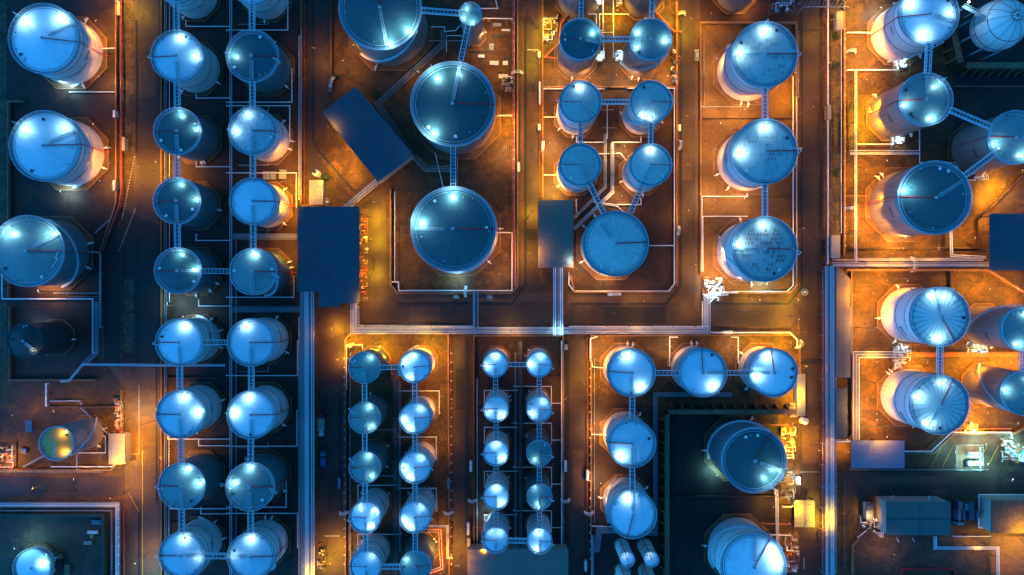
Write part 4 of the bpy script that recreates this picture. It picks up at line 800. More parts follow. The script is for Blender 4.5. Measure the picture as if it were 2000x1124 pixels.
# ------------------------------------------------------------------ buildings
def building(label, poly, h, roofm, wallm='beige', cat='building', slope=None, name='warehouse', over=.4, ridge=None, open_=False):
    """roof corners are where the photograph shows them at roof height h"""
    q = [P(x, y, h) for x, y in poly]; c = sum(q, Vector()) / len(q)
    t = thing(name, label, cat, (c.x, c.y, 0))
    loc = [(p.x - c.x, p.y - c.y) for p in q]
    inner = [(x * (1 - over / max(3, math.hypot(x, y))), y * (1 - over / max(3, math.hypot(x, y)))) for x, y in loc]
    if open_:
        for i in range(len(loc)):
            (x0, y0), (x1, y1) = loc[i], loc[(i + 1) % len(loc)]; m = max(1, int(math.hypot(x1 - x0, y1 - y0) / 7))
            for j in range(m): x, y = (x0 + (x1 - x0) * j / m) * .93, (y0 + (y1 - y0) * j / m) * .93; MB().box((x, y, h / 2 - .15), (.3, .3, h - .3)).build('column', 'dark_steel', t)
    else: MB().prism(inner, 0, h - .25).build('wall', wallm, t)
    MB().prism(loc, -.12, .12).build('roof', roofm, t, loc=(0, 0, h - .12))
    return t, c, loc
def rot_building(label, poly, h, roofm, wallm='beige'):
    q = [P(x, y, h) for x, y in poly]; c = sum(q, Vector()) / len(q); u = (q[1] - q[0]).normalized(); a = math.atan2(u.y, u.x)
    t = thing('warehouse', label, 'building', (c.x, c.y, 0), a); loc = [Matrix.Rotation(-a, 3, 'Z') @ (p - c) for p in q]; loc = [(p.x, p.y) for p in loc]
    MB().prism([(x * .97, y * .97) for x, y in loc], 0, h - .25).build('wall', wallm, t); MB().prism(loc, -.12, .12).build('roof', roofm, t, loc=(0, 0, h - .12))
    return t
rot_building('slanted dark blue-roofed building in upper middle', [(695, 169), (807, 303), (738, 356), (629, 220)], 7.5, 'roof_sheet_blue')
t, c, loc = building('large dark blue-roofed building with stepped bottom edge', [(581, 404), (702, 404), (702, 593), (663, 593), (663, 600), (622, 600), (622, 570), (581, 570)], 9.0, 'roof_sheet_blue', 'dyke', open_=True)
t, c, loc = building('grey-roofed shed left of the wide aluminium tank', [(1051, 391), (1120, 391), (1120, 523), (1051, 523)], 6.5, 'roof_sheet_grey', open_=True)
building('dark-roofed building cut by the right edge', [(1933, 418), (2060, 418), (2060, 529), (1933, 529)], 8.0, 'roof_sheet_blue', open_=True)
building('pale blue-roofed shed at right beside the main rack', [(1663, 861), (1767, 861), (1767, 915), (1663, 915)], 5.5, 'roof_sheet_pale', open_=True)
t, c, loc = building('large grey-roofed building with cream walls at bottom right', [(1731, 981), (1857, 981), (1857, 1046), (1731, 1046)], 8.0, 'roof_sheet_teal', 'beige')
MB().box((0, -.2, .05), (24, .18, .1)).build('ridge_cap', 'dark_steel', t, loc=(0, 0, 8.0)); MB().box((.5, 0, .04), (.15, 12.3, .08)).build('roof_joint', 'dark_steel', t, loc=(0, 0, 8.0))
for i, (x, y) in enumerate([(-10, 7.2), (4, 7.0), (-8, -7.4), (-2, -7.4)]): MB().bar((x, y, 7.4), (x + .7, y + math.copysign(1.6, y), 7.7), .18).build('wall_bracket', 'galvanised', t)
t, c, loc = building('flat brown-roofed white building at the right bottom edge', [(1936, 978), (2060, 978), (2060, 1042), (1936, 1042)], 7.0, 'rust_soil', 'beige')
e = MB(); pts = [P(1935, 977, 7), P(2062, 977, 7), P(2062, 1043, 7), P(1935, 1043, 7)]
for a, b in zip(pts, pts[1:] + pts[:1]): e.bar(a - c + Vector((0, 0, .3)), b - c + Vector((0, 0, .3)), .3, .8)
e.build('parapet', 'white_paint', t)
building('blue shed roof at the bottom edge below the tiny tanks', [(913, 1073), (1110, 1073), (1110, 1170), (913, 1170)], 6.0, 'roof_sheet_grey')
building('small beige-roofed hut beside the white silo vent', [(604, 352), (631, 352), (631, 400), (604, 400)], 3.5, 'roof_sheet_pale', name='hut')
building('small corrugated hut right of the gold-lit tank', [(212, 848), (244, 848), (244, 907), (212, 907)], 4.5, 'roof_sheet_pale', name='hut')
building('long narrow cream cabin beside the right main road', [(1557, 731), (1573, 731), (1573, 813), (1557, 813)], 3.2, 'roof_sheet_pale', 'white_paint', name='cabin')
building('yellow-lit corrugated shed beside the right main road', [(1552, 977), (1591, 977), (1591, 1030), (1552, 1030)], 4.0, 'roof_sheet_yellow', name='shed', open_=True)
building('small pink-lit cabin beside the top right road gantry', [(1634, 22), (1647, 22), (1647, 58), (1634, 58)], 3.0, 'roof_sheet_pale', name='cabin'); building('small pale box building near the right rack corner', [(1624, 460), (1641, 460), (1641, 505), (1624, 505)], 3.0, 'beige', name='cabin')
building('long dark low store left of the big bottom building', [(1692, 983), (1706, 983), (1706, 1018), (1692, 1018)], 3.0, 'roof_sheet_blue', name='shed'); building('dark narrow canopy between right rack and orange yard', [(1634, 520), (1661, 545), (1661, 738), (1634, 738)], 3.5, 'roof_sheet_grey', 'dark_steel', name='shed')
building('dark narrow canopy below the right rack canopy', [(1633, 758), (1655, 758), (1655, 858), (1633, 858)], 3.5, 'roof_sheet_blue', 'dark_steel', name='shed')
building('tan electrical cabinet row beside the top left wall', [(228, 1), (234, 1), (234, 30), (228, 30)], 2.0, 'beige', name='cabinet')

def container(label, x, y, w, d, mat, h=2.6, rz=0, group='shipping containers and steel boxes'):
    p = P(x, y, 0); t = thing('container', label, 'container', p, R_(rz), group); w, d = w / S, d / S
    MB().box((0, 0, h / 2), (w, d, h - .1)).build('body', mat, t)
    e = MB()
    for sx in (-1, 1):
        e.box((sx * (w / 2 - .06), 0, h - .02), (.14, d, .12))
        for sy in (-1, 1): e.box((sx * (w / 2 - .04), sy * (d / 2 - .04), h / 2), (.2, .2, h + .04))
    e.build('frame', 'dark_steel', t); MB().box((w / 2 + .03, 0, h / 2), (.06, d * .8, h * .85)).build('door', mat, t)
for i, (x, y, w, d, m) in enumerate([(1868, 985, 10, 18, 'container_blue'), (1880, 987, 9, 12, 'cyan_paint'), (1866, 1003, 7, 20, 'cyan_paint'), (1875, 1003, 7, 20, 'container_blue'), (1890, 995, 11, 34, 'container_blue'), (1901, 1002, 6, 14, 'cyan_paint'), (1868, 1019, 14, 5, 'cyan_paint')]):
    container('%s steel box in the blue stack right of the big bottom building' % ORD[i], x, y, w, d, m)
for i, (x, y, w, d, m, lb) in enumerate([(665, 942, 6, 20, 'roof_sheet_pale', 'pale cabinet on pavement left of the small-tank yard'), (877, 942, 6, 20, 'roof_sheet_pale', 'pale cabinet right of the small-tank yard'), (920, 909, 6, 20, 'white_paint', 'white cabinet on left edge of the tiny tank yard'), (1104, 909, 6, 20, 'white_paint', 'white cabinet on right edge of the tiny tank yard'),
        (1147, 926, 6, 20, 'white_paint', 'white cabinet left of the second white tank down'), (915, 1030, 6, 24, 'white_paint', 'white box beside the road above the bottom blue shed'), (916, 1056, 7, 16, 'beige', 'beige box just above the bottom blue shed'), (1143, 1102, 6, 20, 'white_paint', 'white box beside the bottom of lower right yard'),
        (1054, 184, 5, 42, 'white_paint', 'long thin pale cabinet left of second aluminium tank'), (1053, 110, 6, 12, 'white_paint', 'small pale cabinet beside the yellow-lit equipment'), (1053, 251, 6, 12, 'white_paint', 'small pale cabinet left of the third aluminium tank'), (1325, 252, 6, 12, 'white_paint', 'small pale cabinet right of the third aluminium tank'),
        (1013, 328, 6, 18, 'white_paint', 'pale cabinet beside the left road of aluminium yard'), (1615, 222, 9, 28, 'beige', 'tan kiosk astride pipes beside right road'), (1419, 649, 20, 5, 'white_paint', 'flat white box on the pipes left of the lower yard corner'), (892, 580, 12, 6, 'beige', 'small flat grey box below the big dark roof'),
        (1557, 937, 6, 15, 'white_paint', 'upright white cabinet in the orange equipment strip'), (1105, 678, 7, 10, 'beige', 'small pale box on road top beside tiny tanks'), (229, 225, 6, 14, 'white_paint', 'white kiosk on the wall right of far left tanks'), (229, 364, 6, 20, 'roof_sheet_pale', 'lavender kiosk beside the wall under the far left tanks'),
        (247, 283, 8, 26, 'beige', 'narrow brown shelter beside the left road')]):
    container(lb, x, y, w, d, m, 2.2, group='cabinets and kiosks around the yards')
def crate(label, x, y, w, d, h, mat, rz=0, group='stacked material on the yard ground'):
    p = P(x, y, 0); t = thing('material_stack', label, 'stack', p, R_(rz), group); w, d = w / S, d / S; n = max(2, int(d / .45))
    for i in range(n):
        MB().box((0, -d / 2 + d * (i + .5) / n, h / 2 + .1), (w, d / n * .75, h)).build('bundle', mat, t)
    e = MB(); [e.box((sx * w * .3, 0, .05), (.2, d, .1)) for sx in (-1, 1)]; e.build('bearer', 'timber', t)
for lb, x, y, w, d, h, m in [('grey plank stack nearest the small teal tank', 971, 50, 16, 7, .7, 'pipe_grey'), ('white plank stack below the pink pipe', 988, 60, 17, 4, .4, 'white_paint'), ('long dark plank stack right of the small teal tank', 975, 70, 24, 6, .7, 'dark_steel'), ('upright short plank stack right of teal tank', 960, 93, 9, 13, .5, 'pipe_grey'),
        ('long dark beam below the small teal tank', 935, 101, 36, 3, .4, 'dark_steel'), ('small grey pack above the big dark roof', 940, 111, 13, 6, .7, 'pipe_silver'), ('lavender sheet pack above right of big dark roof', 965, 124, 17, 8, .5, 'pipe_silver'), ('white sheet pack beside the lavender one', 987, 124, 10, 8, .5, 'pipe_white'),
        ('white sheets near the rubble heap', 983, 150, 18, 8, .4, 'white_paint'), ('grey plank bundle below third right twin tank, left', 521, 343, 12, 16, .6, 'pipe_grey'), ('grey plank bundle below third right twin tank, middle', 534, 343, 10, 16, .5, 'pipe_grey'), ('grey plank bundle below third right twin tank, right', 553, 341, 14, 18, .5, 'pipe_grey'),
        ('white pack in the bottom left lit yard', 183, 1039, 20, 6, .8, 'white_paint'), ('lower white pack in the bottom left lit yard', 173, 1060, 16, 7, .6, 'beige'), ('yellow pack in the bottom left lit yard', 181, 1047, 5, 6, .8, 'yellow_paint'), ('blue sheets in the corner of the bottom left lit yard', 190, 1020, 18, 9, .5, 'cyan_paint'),
        ('tan crate right of the low lit tank', 119, 1087, 8, 8, .9, 'timber'), ('second tan crate right of the low lit tank', 110, 1080, 6, 6, .8, 'timber'), ('brown timber stack in the bottom left lit yard', 133, 1112, 10, 20, .8, 'timber'), ('dark steel stack beside the low lit tank', 117, 1102, 12, 14, 1.2, 'dark_steel'),
        ('blue tarpaulin pack above the gold-lit tank', 60, 832, 12, 22, 1.0, 'blue_paint'), ('blue pack below the first blue pack', 49, 880, 11, 10, 1.0, 'blue_paint'), ('pale planks beside the blue pickup road', 628, 842, 9, 20, .8, 'white_paint'), ('dark frame stack left of lower middle road', 626, 925, 7, 26, 1.0, 'dark_steel')]:
    crate(lb, x, y, w, d, h, m, random.uniform(-4, 4))
# ------------------------------------------------------------------ pump and valve skids
def skid(label, x0, y0, x1, y1, seed, mats, dens=1.0, base='pad_concrete'):
    rr = random.Random(seed); a, b = P(x0, y0), P(x1, y1); c = (a + b) / 2; w, d = abs(b.x - a.x), abs(b.y - a.y)
    t = thing('pump_skid', label, 'equipment', c, 0, 'pump and valve skids')
    MB().box((0, 0, .14), (w, d, .24)).build('base', base, t); n = int(w * d / 5 * dens)
    for i in range(min(14, max(3, n))):
        x, y = rr.uniform(-w * .42, w * .42), rr.uniform(-d * .42, d * .42); L = rr.uniform(.8, 2.0); u = Vector((1, 0, 0)) if rr.random() < .5 else Vector((0, 1, 0)); p = Vector((x, y, rr.uniform(.7, 1.1)))
        e = MB(); e.cyl(p - u * L / 2, p + u * L / 2, .32, 10); e.cyl(p + u * L * .1, p + u * L * .3, .46, 10); e.box((x, y, .4), (.5, .5, .5)); e.cyl(p, p + Vector((0, 0, .9)), .13, 6); e.cyl(p + Vector((0, 0, .9)), p + Vector((0, 0, .98)), .38, 10)
        e.build('pump', rr.choice(mats), t)
    for i in range(min(26, max(5, int(n * 1.7)))):
        x, y = rr.uniform(-w * .46, w * .46), rr.uniform(-d * .46, d * .46); z = rr.uniform(.9, 2.6); L = rr.uniform(1.2, max(1.5, min(w, d) * .6)); s1, s2 = rr.choice((-1, 1)), rr.choice((-1, 1))
        x2 = max(-w * .48, min(w * .48, x + s1 * L)); y2 = max(-d * .48, min(d * .48, y + s2 * L * .7))
        if abs(x2 - x) < .5 or abs(y2 - y) < .5: continue
        MB().tube([(x, y, .3), (x, y, z), (x2, y, z), (x2, y2, z), (x2, y2, .3)], rr.choice((.09, .13, .18)), 6).build('manifold_pipe', rr.choice(mats), t, True)
WM = ['pipe_white', 'pipe_silver', 'white_paint', 'galvanised']; YM = ['pipe_white', 'yellow_paint', 'beige', 'galvanised', 'dark_steel']
skid('brightly lit valve skid at lower left of the patched-roof yard', 1371, 538, 1411, 588, 1, WM + ['blue_paint', 'orange_paint'], 1.6); skid('yellow-lit valve skid at left of top aluminium tank', 1060, 32, 1089, 86, 2, YM, 1.6)
skid('small pump group left of the top aluminium pair gap', 1166, 102, 1180, 122, 3, WM, 2.5); skid('small pump group right of the top aluminium pair gap', 1200, 102, 1214, 122, 4, WM, 2.5)
skid('pump group at very top between cut tanks', 1164, -6, 1178, 14, 5, WM, 2.5); skid('second pump group at very top between cut tanks', 1202, -6, 1216, 14, 6, WM, 2.5)
skid('dense valve skid at the left edge below gold-lit tank', -20, 866, 33, 918, 7, ['pipe_white', 'beige', 'orange_paint', 'dark_steel', 'blue_paint'], 1.5); skid('orange-lit machinery right of the dark grey-blue tank', 1523, 832, 1550, 895, 8, YM, 1.5)
skid('teal-lit pump skid near the right edge', 1953, 856, 1978, 902, 9, WM + ['orange_paint', 'cyan_paint'], 1.4); skid('second teal-lit pump skid at the right edge', 1981, 866, 2012, 902, 10, WM + ['cyan_paint', 'yellow_paint'], 1.4)
skid('valve group between the two blue spoked roofs', 1742, 670, 1778, 722, 11, WM + ['beige'], 1.3); skid('orange-lit valve group below the lower spoked roof', 1880, 826, 1905, 845, 12, YM, 2.0)
skid('valve group right of the upper spoked roof', 1885, 666, 1922, 690, 13, WM + ['cyan_paint'], 1.5); skid('dark machinery at the top above the patched roofs', 1500, -20, 1548, 30, 14, ['pipe_grey', 'dark_steel', 'pipe_silver', 'cyan_paint'], 1.0, 'dyke')
skid('machinery strip below the orange-lit machinery', 1522, 905, 1550, 975, 15, ['dark_steel', 'pipe_grey', 'beige'], .9); skid('equipment strip beside the yellow-lit shed', 1530, 1040, 1558, 1120, 16, ['dark_steel', 'pipe_grey', 'orange_paint', 'pipe_white'], .9)
skid('cluttered corner left of big bottom building', 1675, 1005, 1720, 1050, 17, ['beige', 'dark_steel', 'pipe_white'], .8, 'dyke'); skid('machinery beside the left road and gold-lit tank', 228, 775, 243, 845, 18, ['orange_paint', 'beige', 'pipe_grey'], 1.6, 'dyke')
skid('lit valve group left of tall grey-roofed tank', 1692, 205, 1716, 236, 19, YM + ['orange_paint'], 1.6); skid('yellow equipment right of the large dark-roofed building', 703, 408, 719, 590, 20, ['yellow_paint', 'beige', 'orange_paint', 'red_paint', 'galvanised'], .6)
skid('dark rubble and scrap heap near right wall of big roofs', 980, 148, 1003, 182, 21, ['pipe_white', 'beige', 'dark_steel'], 2.0, 'dyke'); skid('clutter strip right of top aluminium tank', 1310, 90, 1320, 168, 22, ['pipe_white', 'blue_paint', 'dark_steel'], 1.6, 'dyke')
skid('small orange-lit pipe group left of road in small-tank yard', 678, 670, 690, 684, 23, YM, 3.0, 'floor_mid'); skid('clutter below the wide rack, left of lower road', 622, 1060, 638, 1118, 24, ['beige', 'dark_steel', 'yellow_paint'], 1.2, 'dyke'); skid('valves below the white tank numbered 4001', 1742, 122, 1770, 136, 25, WM, 2.2)
skid('valves below the tall grey-roofed tank', 1736, 266, 1760, 282, 26, WM, 2.2); skid('valves near the right-edge dark tank', 1895, 335, 1922, 355, 27, WM + ['orange_paint'], 2.0)
# fan cooler with eight fans, upright drum, two horizontal vessels
p = P(1546, 800); t = thing('fan_cooler', 'pale air cooler with eight round black fans beside cream cabin', 'air cooler', p)
MB().box((0, 0, 1.2), (3.0, 5.2, 2.2)).build('casing', 'beige', t)
for i in range(4):
    for j in (-1, 1):
        f = MB().cyl((j * .7, -1.9 + i * 1.25, 2.31), (j * .7, -1.9 + i * 1.25, 2.42), .52, 16).build('fan_ring', 'black', t); e = MB(); [e.bar((j * .7 - .45 * math.cos(k), -1.9 + i * 1.25 - .45 * math.sin(k), 2.44), (j * .7 + .45 * math.cos(k), -1.9 + i * 1.25 + .45 * math.sin(k), 2.44), .1, .03) for k in (.3, 1.35, 2.4)]; e.build('fan_blade', 'pipe_grey', f)
def vessel(label, x, y, L, r, z=2.0, rz=0, saddle=True, group=None):
    p = P(x, y); t = thing('pressure_vessel', label, 'vessel', p, R_(rz), group); n = 24; prof = []
    for i in range(9): a = math.pi / 2 * i / 8; prof.append((max(.01, r * math.sin(a)), -L / 2 - r * .5 * math.cos(a)))
    for i in range(9): a = math.pi / 2 * i / 8; prof.append((max(.01, r * math.cos(a)), L / 2 + r * .5 * math.sin(a)))
    m = MB().lathe(prof, n); m.v = [(v[2], v[1], v[0] + z) for v in m.v]; m.build('shell', 'white_paint', t, True)
    for s in (-1, 1): MB().box((s * L * .3, 0, (z - r * .5) / 2), (.4, r * 1.6, z - r * .5)).build('saddle', 'kerb_concrete', t)
    for s in (-.3, .1, .35): MB().cyl((s * L, 0, z + r - .1), (s * L, 0, z + r + .35), .16, 8).build('nozzle', 'galvanised', t)
vessel('upper of two white capsule vessels in the lit fenced square', 1896, 886, 4.6, 1.05, group='white capsule vessels in the lit square'); vessel('lower of two white capsule vessels in the lit fenced square', 1896, 903, 4.6, 1.05, group='white capsule vessels in the lit square')
vessel('small white drum beside the cream cabin and road', 1565, 820, 2.2, 1.3, 2.2, -20)
t = thing('plinth_square', 'pale fenced concrete square under the two capsule vessels', 'plinth', P(1891, 893))
MB().box((0, 0, .12), (10, 9.6, .2)).build('slab', 'kerb_concrete', t); e = MB()
for i in range(11):
    for s in (-1, 1): e.cyl((-5 + i, s * 4.9, 0), (-5 + i, s * 4.9, 1.1), .09, 5); e.cyl((s * 5.1, -4.8 + i * .96, 0), (s * 5.1, -4.8 + i * .96, 1.1), .09, 5)
for s in (-1, 1): e.bar((-5, s * 4.9, 1.1), (5, s * 4.9, 1.1), .08); e.bar((s * 5.1, -4.8, 1.1), (s * 5.1, 4.8, 1.1), .08)
e.build('railing', 'galvanised', t); MB().bar((2.6, -4.6, 3.2), (2.6, 4.6, 3.2), .3).build('crane_beam', 'galvanised', t)
p = P(621, 340); t = thing('silo_vent', 'small round white silo vent beside the beige hut', 'vent', p); MB().lathe([(1.3, 0), (1.3, 3.2), (.9, 3.9), (.5, 4.1)], 20).build('body', 'white_paint', t, True); MB().lathe([(.5, 4.1), (.5, 4.8), (.75, 4.9), (.1, 5.2)], 12).build('cap', 'dark_steel', t, True); MB().ring(1.7, 3.0, .06, 20).build('guard_rail', 'dark_steel', t)
for i, (x, y, lb) in enumerate([(957, 581, 'first white dish-shaped hose reel below the big dark roof'), (1569, 571, 'white hose reel at the corner of patched-roof yard road'), (640, 395, 'dark hose reel above the large dark-roofed building')]):
    p = P(x, y); t = thing('hose_reel', lb, 'hose reel', p); e = MB(); [e.ring(r, 1.2, .07, 20) for r in (.5, .9, 1.3)]; e.build('hose', 'pipe_grey', t); MB().cyl((0, 0, 0), (0, 0, 1.3), .3, 10).build('stand', 'white_paint', t); MB().bar((-1.3, 0, 1.3), (1.3, 0, 1.3), .1).build('crank', 'galvanised', t)
# crossing stiles over the walls, road gantry
def stile(label, x, y, L, rz, mat='galvanised', w=1.0, h=2.2):
    t = thing('crossing_stair', label, 'stair', P(x, y), R_(rz), 'stairs over the containment walls'); L = L / S
    MB().box((0, 0, h), (L * .4, w, .08)).build('landing', 'grating', t)
    for s in (-1, 1):
        e = MB(); [e.box((s * (L * .2 + L * .3 * (i + .5) / 7), 0, h - h * (i + .5) / 7), (.3, w, .05)) for i in range(7)]; e.build('steps', mat, t)
        e = MB(); e.bar((-L / 2, s * w / 2, 1.0), (-L * .2, s * w / 2, h + 1), .07); e.bar((-L * .2, s * w / 2, h + 1), (L * .2, s * w / 2, h + 1), .07); e.bar((L * .2, s * w / 2, h + 1), (L / 2, s * w / 2, 1.0), .07); e.build('handrail', mat, t)
for lb, x, y, L, rz in [('stair over the wall right of the wide aluminium tank', 1323, 452, 22, 80), ('stair over wall at right of third aluminium tank', 1327, 284, 20, 85), ('stair over wall below the wide aluminium tank', 1200, 575, 26, 2), ('stair over wall left of third aluminium tank', 1060, 286, 20, 85), ('stair over wall below the big dark roof', 910, 570, 22, 88),
        ('stair over wall at bottom of patched-roof yard', 1410, 575, 24, 5), ('wide stair over wall right of the big dark roofs', 1010, 144, 24, 2), ('stair at the right corner of lower right yard', 1560, 672, 18, 60), ('stair over wall, left side of the tiny tank yard', 923, 976, 18, 2), ('stair over wall, right side of tiny tank yard', 1104, 976, 18, 2),
        ('stair over wall, left side of the small-tank yard', 672, 1000, 18, 2), ('stair over wall, right side of the small-tank yard', 876, 1000, 18, 2), ('stair over wall left of lowest white tank yard', 1150, 1000, 18, 2), ('stair over the top left wall of slanted building road', 650, 165, 30, 75), ('stair over wall right of the middle road top', 1330, 30, 18, 2), ('stair bridging the orange-lit pipe rack', 1780, 517, 30, 90),
        ('stair over wall beside dark teal road, top right', 1660, 103, 22, 0), ('stair over wall left of dark tank 4002', 1660, 408, 24, 0)]:
    stile(lb, x, y, L, rz)
t = thing('road_gantry', 'steel gantry spanning the right main road at the top', 'gantry', P(1600, 18), 0)
for yy in (-1.6, 1.6): MB().bar((-8.5, yy, 6), (8.5, yy, 6), .25, .5).build('truss_beam', 'pipe_grey', t); MB().bar((-8.5, yy, 6), (-8.5, yy, 0), .25).build('column', 'pipe_grey', t); MB().bar((8.5, yy, 6), (8.5, yy, 0), .25).build('column', 'pipe_grey', t)
e = MB(); [e.bar((-8.5 + i * 1.7, -1.6, 6), (-8.5 + (i + 1) * 1.7, 1.6, 6), .12) for i in range(10)]; e.build('lattice', 'pipe_grey', t)

# ------------------------------------------------------------------ vehicles
def truck(label, x, y, L, W, rz, cab, bed, load=None, name='pickup_truck', cat='truck'):
    t = thing(name, label, cat, P(x, y), R_(rz)); L /= S; W /= S
    MB().box((0, -L * .12, .75), (W, L * .7, .35)).build('chassis', 'dark_steel', t)
    c = MB().box((0, L * .33, 1.0), (W * .95, L * .28, 1.0)); c.box((0, L * .30, 1.75), (W * .9, L * .2, .55), 0, .82); co = c.build('cab', cab, t)
    MB().box((0, L * .415, 1.7), (W * .72, .1, .4)).build('windscreen', 'glass_dark', co)
    e = MB(); e.box((0, -L * .16, .98), (W, L * .6, .1))
    for s in (-1, 1): e.box((s * W * .48, -L * .16, 1.3), (.1, L * .6, .6))
    e.box((0, -L * .46, 1.3), (W * .9, .1, .6)); e.build('cargo_bed', bed, t)
    for sx in (-1, 1):
        for yy in (.3, -.3): MB().cyl((sx * W * .5 - .12, yy * L, .45), (sx * W * .5 + .12, yy * L, .45), .45, 14).build('wheel', 'tyre', t)
    if load: MB().box((0, -L * .14, 1.4), (W * .75, L * .45, .8)).build('load', load, t)
truck('blue pickup truck parked beside the wide bright rack', 633, 896, 32, 11, 2, 'cyan_paint', 'blue_paint', 'blue_paint')
truck('red-cabbed flatbed truck with pale planks beside the rack', 629, 822, 38, 12, 0, 'red_paint', 'white_paint', 'beige', 'flatbed_truck')
def car(label, x, y, rz, mat):
    t = thing('parked_car', label, 'car', P(x, y), R_(rz))
    b = MB().box((0, 0, .62), (1.75, 4.3, .6), 0, .96); bo = b.build('body', mat, t)
    MB().box((0, -.25, 1.15), (1.55, 2.4, .5), 0, .82).build('cabin', mat, t); MB().box((0, .95, 1.12), (1.35, .25, .32)).build('windscreen', 'glass_dark', t); MB().box((0, -1.45, 1.12), (1.3, .2, .32)).build('rear_window', 'glass_dark', t)
    for sx in (-1, 1):
        MB().box((sx * .74, -.25, 1.12), (.08, 1.9, .28)).build('side_window', 'glass_dark', t)
        MB().box((sx * .6, 2.13, .68), (.35, .08, .16)).build('headlight', 'white_paint', t); MB().box((sx * .6, -2.13, .7), (.3, .08, .14)).build('tail_light', 'red_paint', t)
        for yy in (1.35, -1.35): MB().cyl((sx * .84 - .1, yy, .33), (sx * .84 + .1, yy, .33), .33, 14).build('wheel', 'tyre', t)
car('dark grey car with pale roof on the road right of aluminium yard', 1360, 109, 2, 'pipe_grey')
# ------------------------------------------------------------------ shrubs
def shrub(label, x, y, rpx, seed):
    rr = random.Random(seed); R = rpx / S; t = thing('shrub', label, 'shrub', P(x, y), 0, 'shrubs beside the roads')
    e = MB()
    for i in range(420):
        a = rr.uniform(0, 6.28); q = R * math.sqrt(rr.random()) * rr.uniform(.7, 1.15); z = rr.uniform(.2, 1.3) * max(.3, 1 - q / R * .6)
        c = Vector((q * math.cos(a) * 1.2, q * math.sin(a), z)); u = Vector((rr.uniform(-1, 1), rr.uniform(-1, 1), rr.uniform(-.4, .4))).normalized() * .22; v = Vector((rr.uniform(-1, 1), rr.uniform(-1, 1), rr.uniform(-.4, .4))).normalized() * .13
        e.add([c - u, c + v, c + u, c - v], [(0, 1, 2, 3)])
    e.build('foliage', 'foliage', t); s = MB(); [s.cyl((0, 0, 0), (.5 * math.cos(k), .5 * math.sin(k), .8), .06, 5, .03) for k in (0, 1.6, 3.1, 4.7)]; s.build('stem', 'timber', t)
for i, (x, y, r, lb) in enumerate([(636, 347, 9, 'green shrub right of the silo vent'), (628, 362, 7, 'small green shrub right of the beige hut'), (1631, 72, 8, 'dark shrub beside the top right pink cabin'), (1631, 130, 8, 'dark shrub left of the top right yard wall'), (1633, 338, 9, 'low shrub left of the top right yard wall, lower'), (655, 150, 8, 'mossy shrub beside the stair near the slanted building'), (735, 185, 10, 'green shrub at the top of the slanted building')]): shrub(lb, x, y, r, i)

# ------------------------------------------------------------------ lamps on masts
LN = [0]
def mast(label, x, y, pw, col='o', h=8.0, reach=(1.2, 0), size=162, seen=True):
    """sodium or white lamp on a mast whose foot stands at ground point (x, y)"""
    p = P(x, y); t = thing('lamp_mast', label, 'lamp', p, 0, 'lamp masts around the plant')
    MB().cyl((0, 0, 0), (0, 0, h), .09, 8, .05).build('pole', 'pipe_dark', t)
    a = Vector((0, 0, h)); b = Vector((reach[0], reach[1], h + .25)); MB().cyl(a, b, .05, 6).build('arm', 'pipe_dark', t)
    hd = MB().box((b.x, b.y, b.z + .05), (.55, .3, .16), math.atan2(reach[1], reach[0]), .75).build('lamp_head', 'dark_steel', t)
    MB().box((b.x, b.y, b.z - .05), (.55, .3, .03), math.atan2(reach[1], reach[0])).build('lamp_glass', 'lamp_orange' if col in 'oy' else 'lamp_white', hd)
    c = {'o': C_ORANGE, 'y': C_YELLOW, 'w': C_WHITE, 'm': C_WARM, 'c': (.3, .95, 1.0)}[col]
    lamp(hd, (b.x, b.y, b.z - .12), pw * 4200 * (K_ORANGE if col in 'oym' else K_GROUND), c, size, .2)
near = lambda x, y: min(TK.values(), key=lambda k: (k['c'] - P(x, y)).length)
COMP = ['east', 'northeast', 'north', 'northwest', 'west', 'southwest', 'south', 'southeast']
USED = {}
def lamps(rows, kind):
    for r in rows:
        x, y, pw = r[:3]; col = r[3] if len(r) > 3 else 'o'; h = (r[4] + 2.5 if len(r) > 4 and col in 'oym' else (r[4] if len(r) > 4 else 11.0))
        k = near(x, y); d = P(x, y) - k['c']; dr = COMP[int(round(math.atan2(d.y, d.x) / (math.pi / 4))) % 8]; dr = {'north': 'above', 'south': 'below', 'east': 'right of', 'west': 'left of', 'northeast': 'upper right of', 'northwest': 'upper left of', 'southeast': 'lower right of', 'southwest': 'lower left of'}[dr]
        sh = k['short'].split(',')[0]; cn = {'o': 'orange', 'y': 'yellow', 'w': 'white', 'm': 'warm', 'c': 'cyan'}[col]
        lb = '%s lamp %s %s' % (cn, dr, sh); n = 0
        for alt in ['%s lamp %s %s', 'farther %s lamp %s %s', 'outermost %s lamp %s %s', 'another %s lamp %s %s', 'last %s lamp %s %s']:
            lb = alt % (cn, dr, sh); lb = ' '.join(lb.split()[:16])
            if lb not in LABELS: break
        u = Vector((d.x, d.y, 0)).normalized() * -1.0
        mast(lb, x, y, pw, col, h, (u.x * .9, u.y * .9))
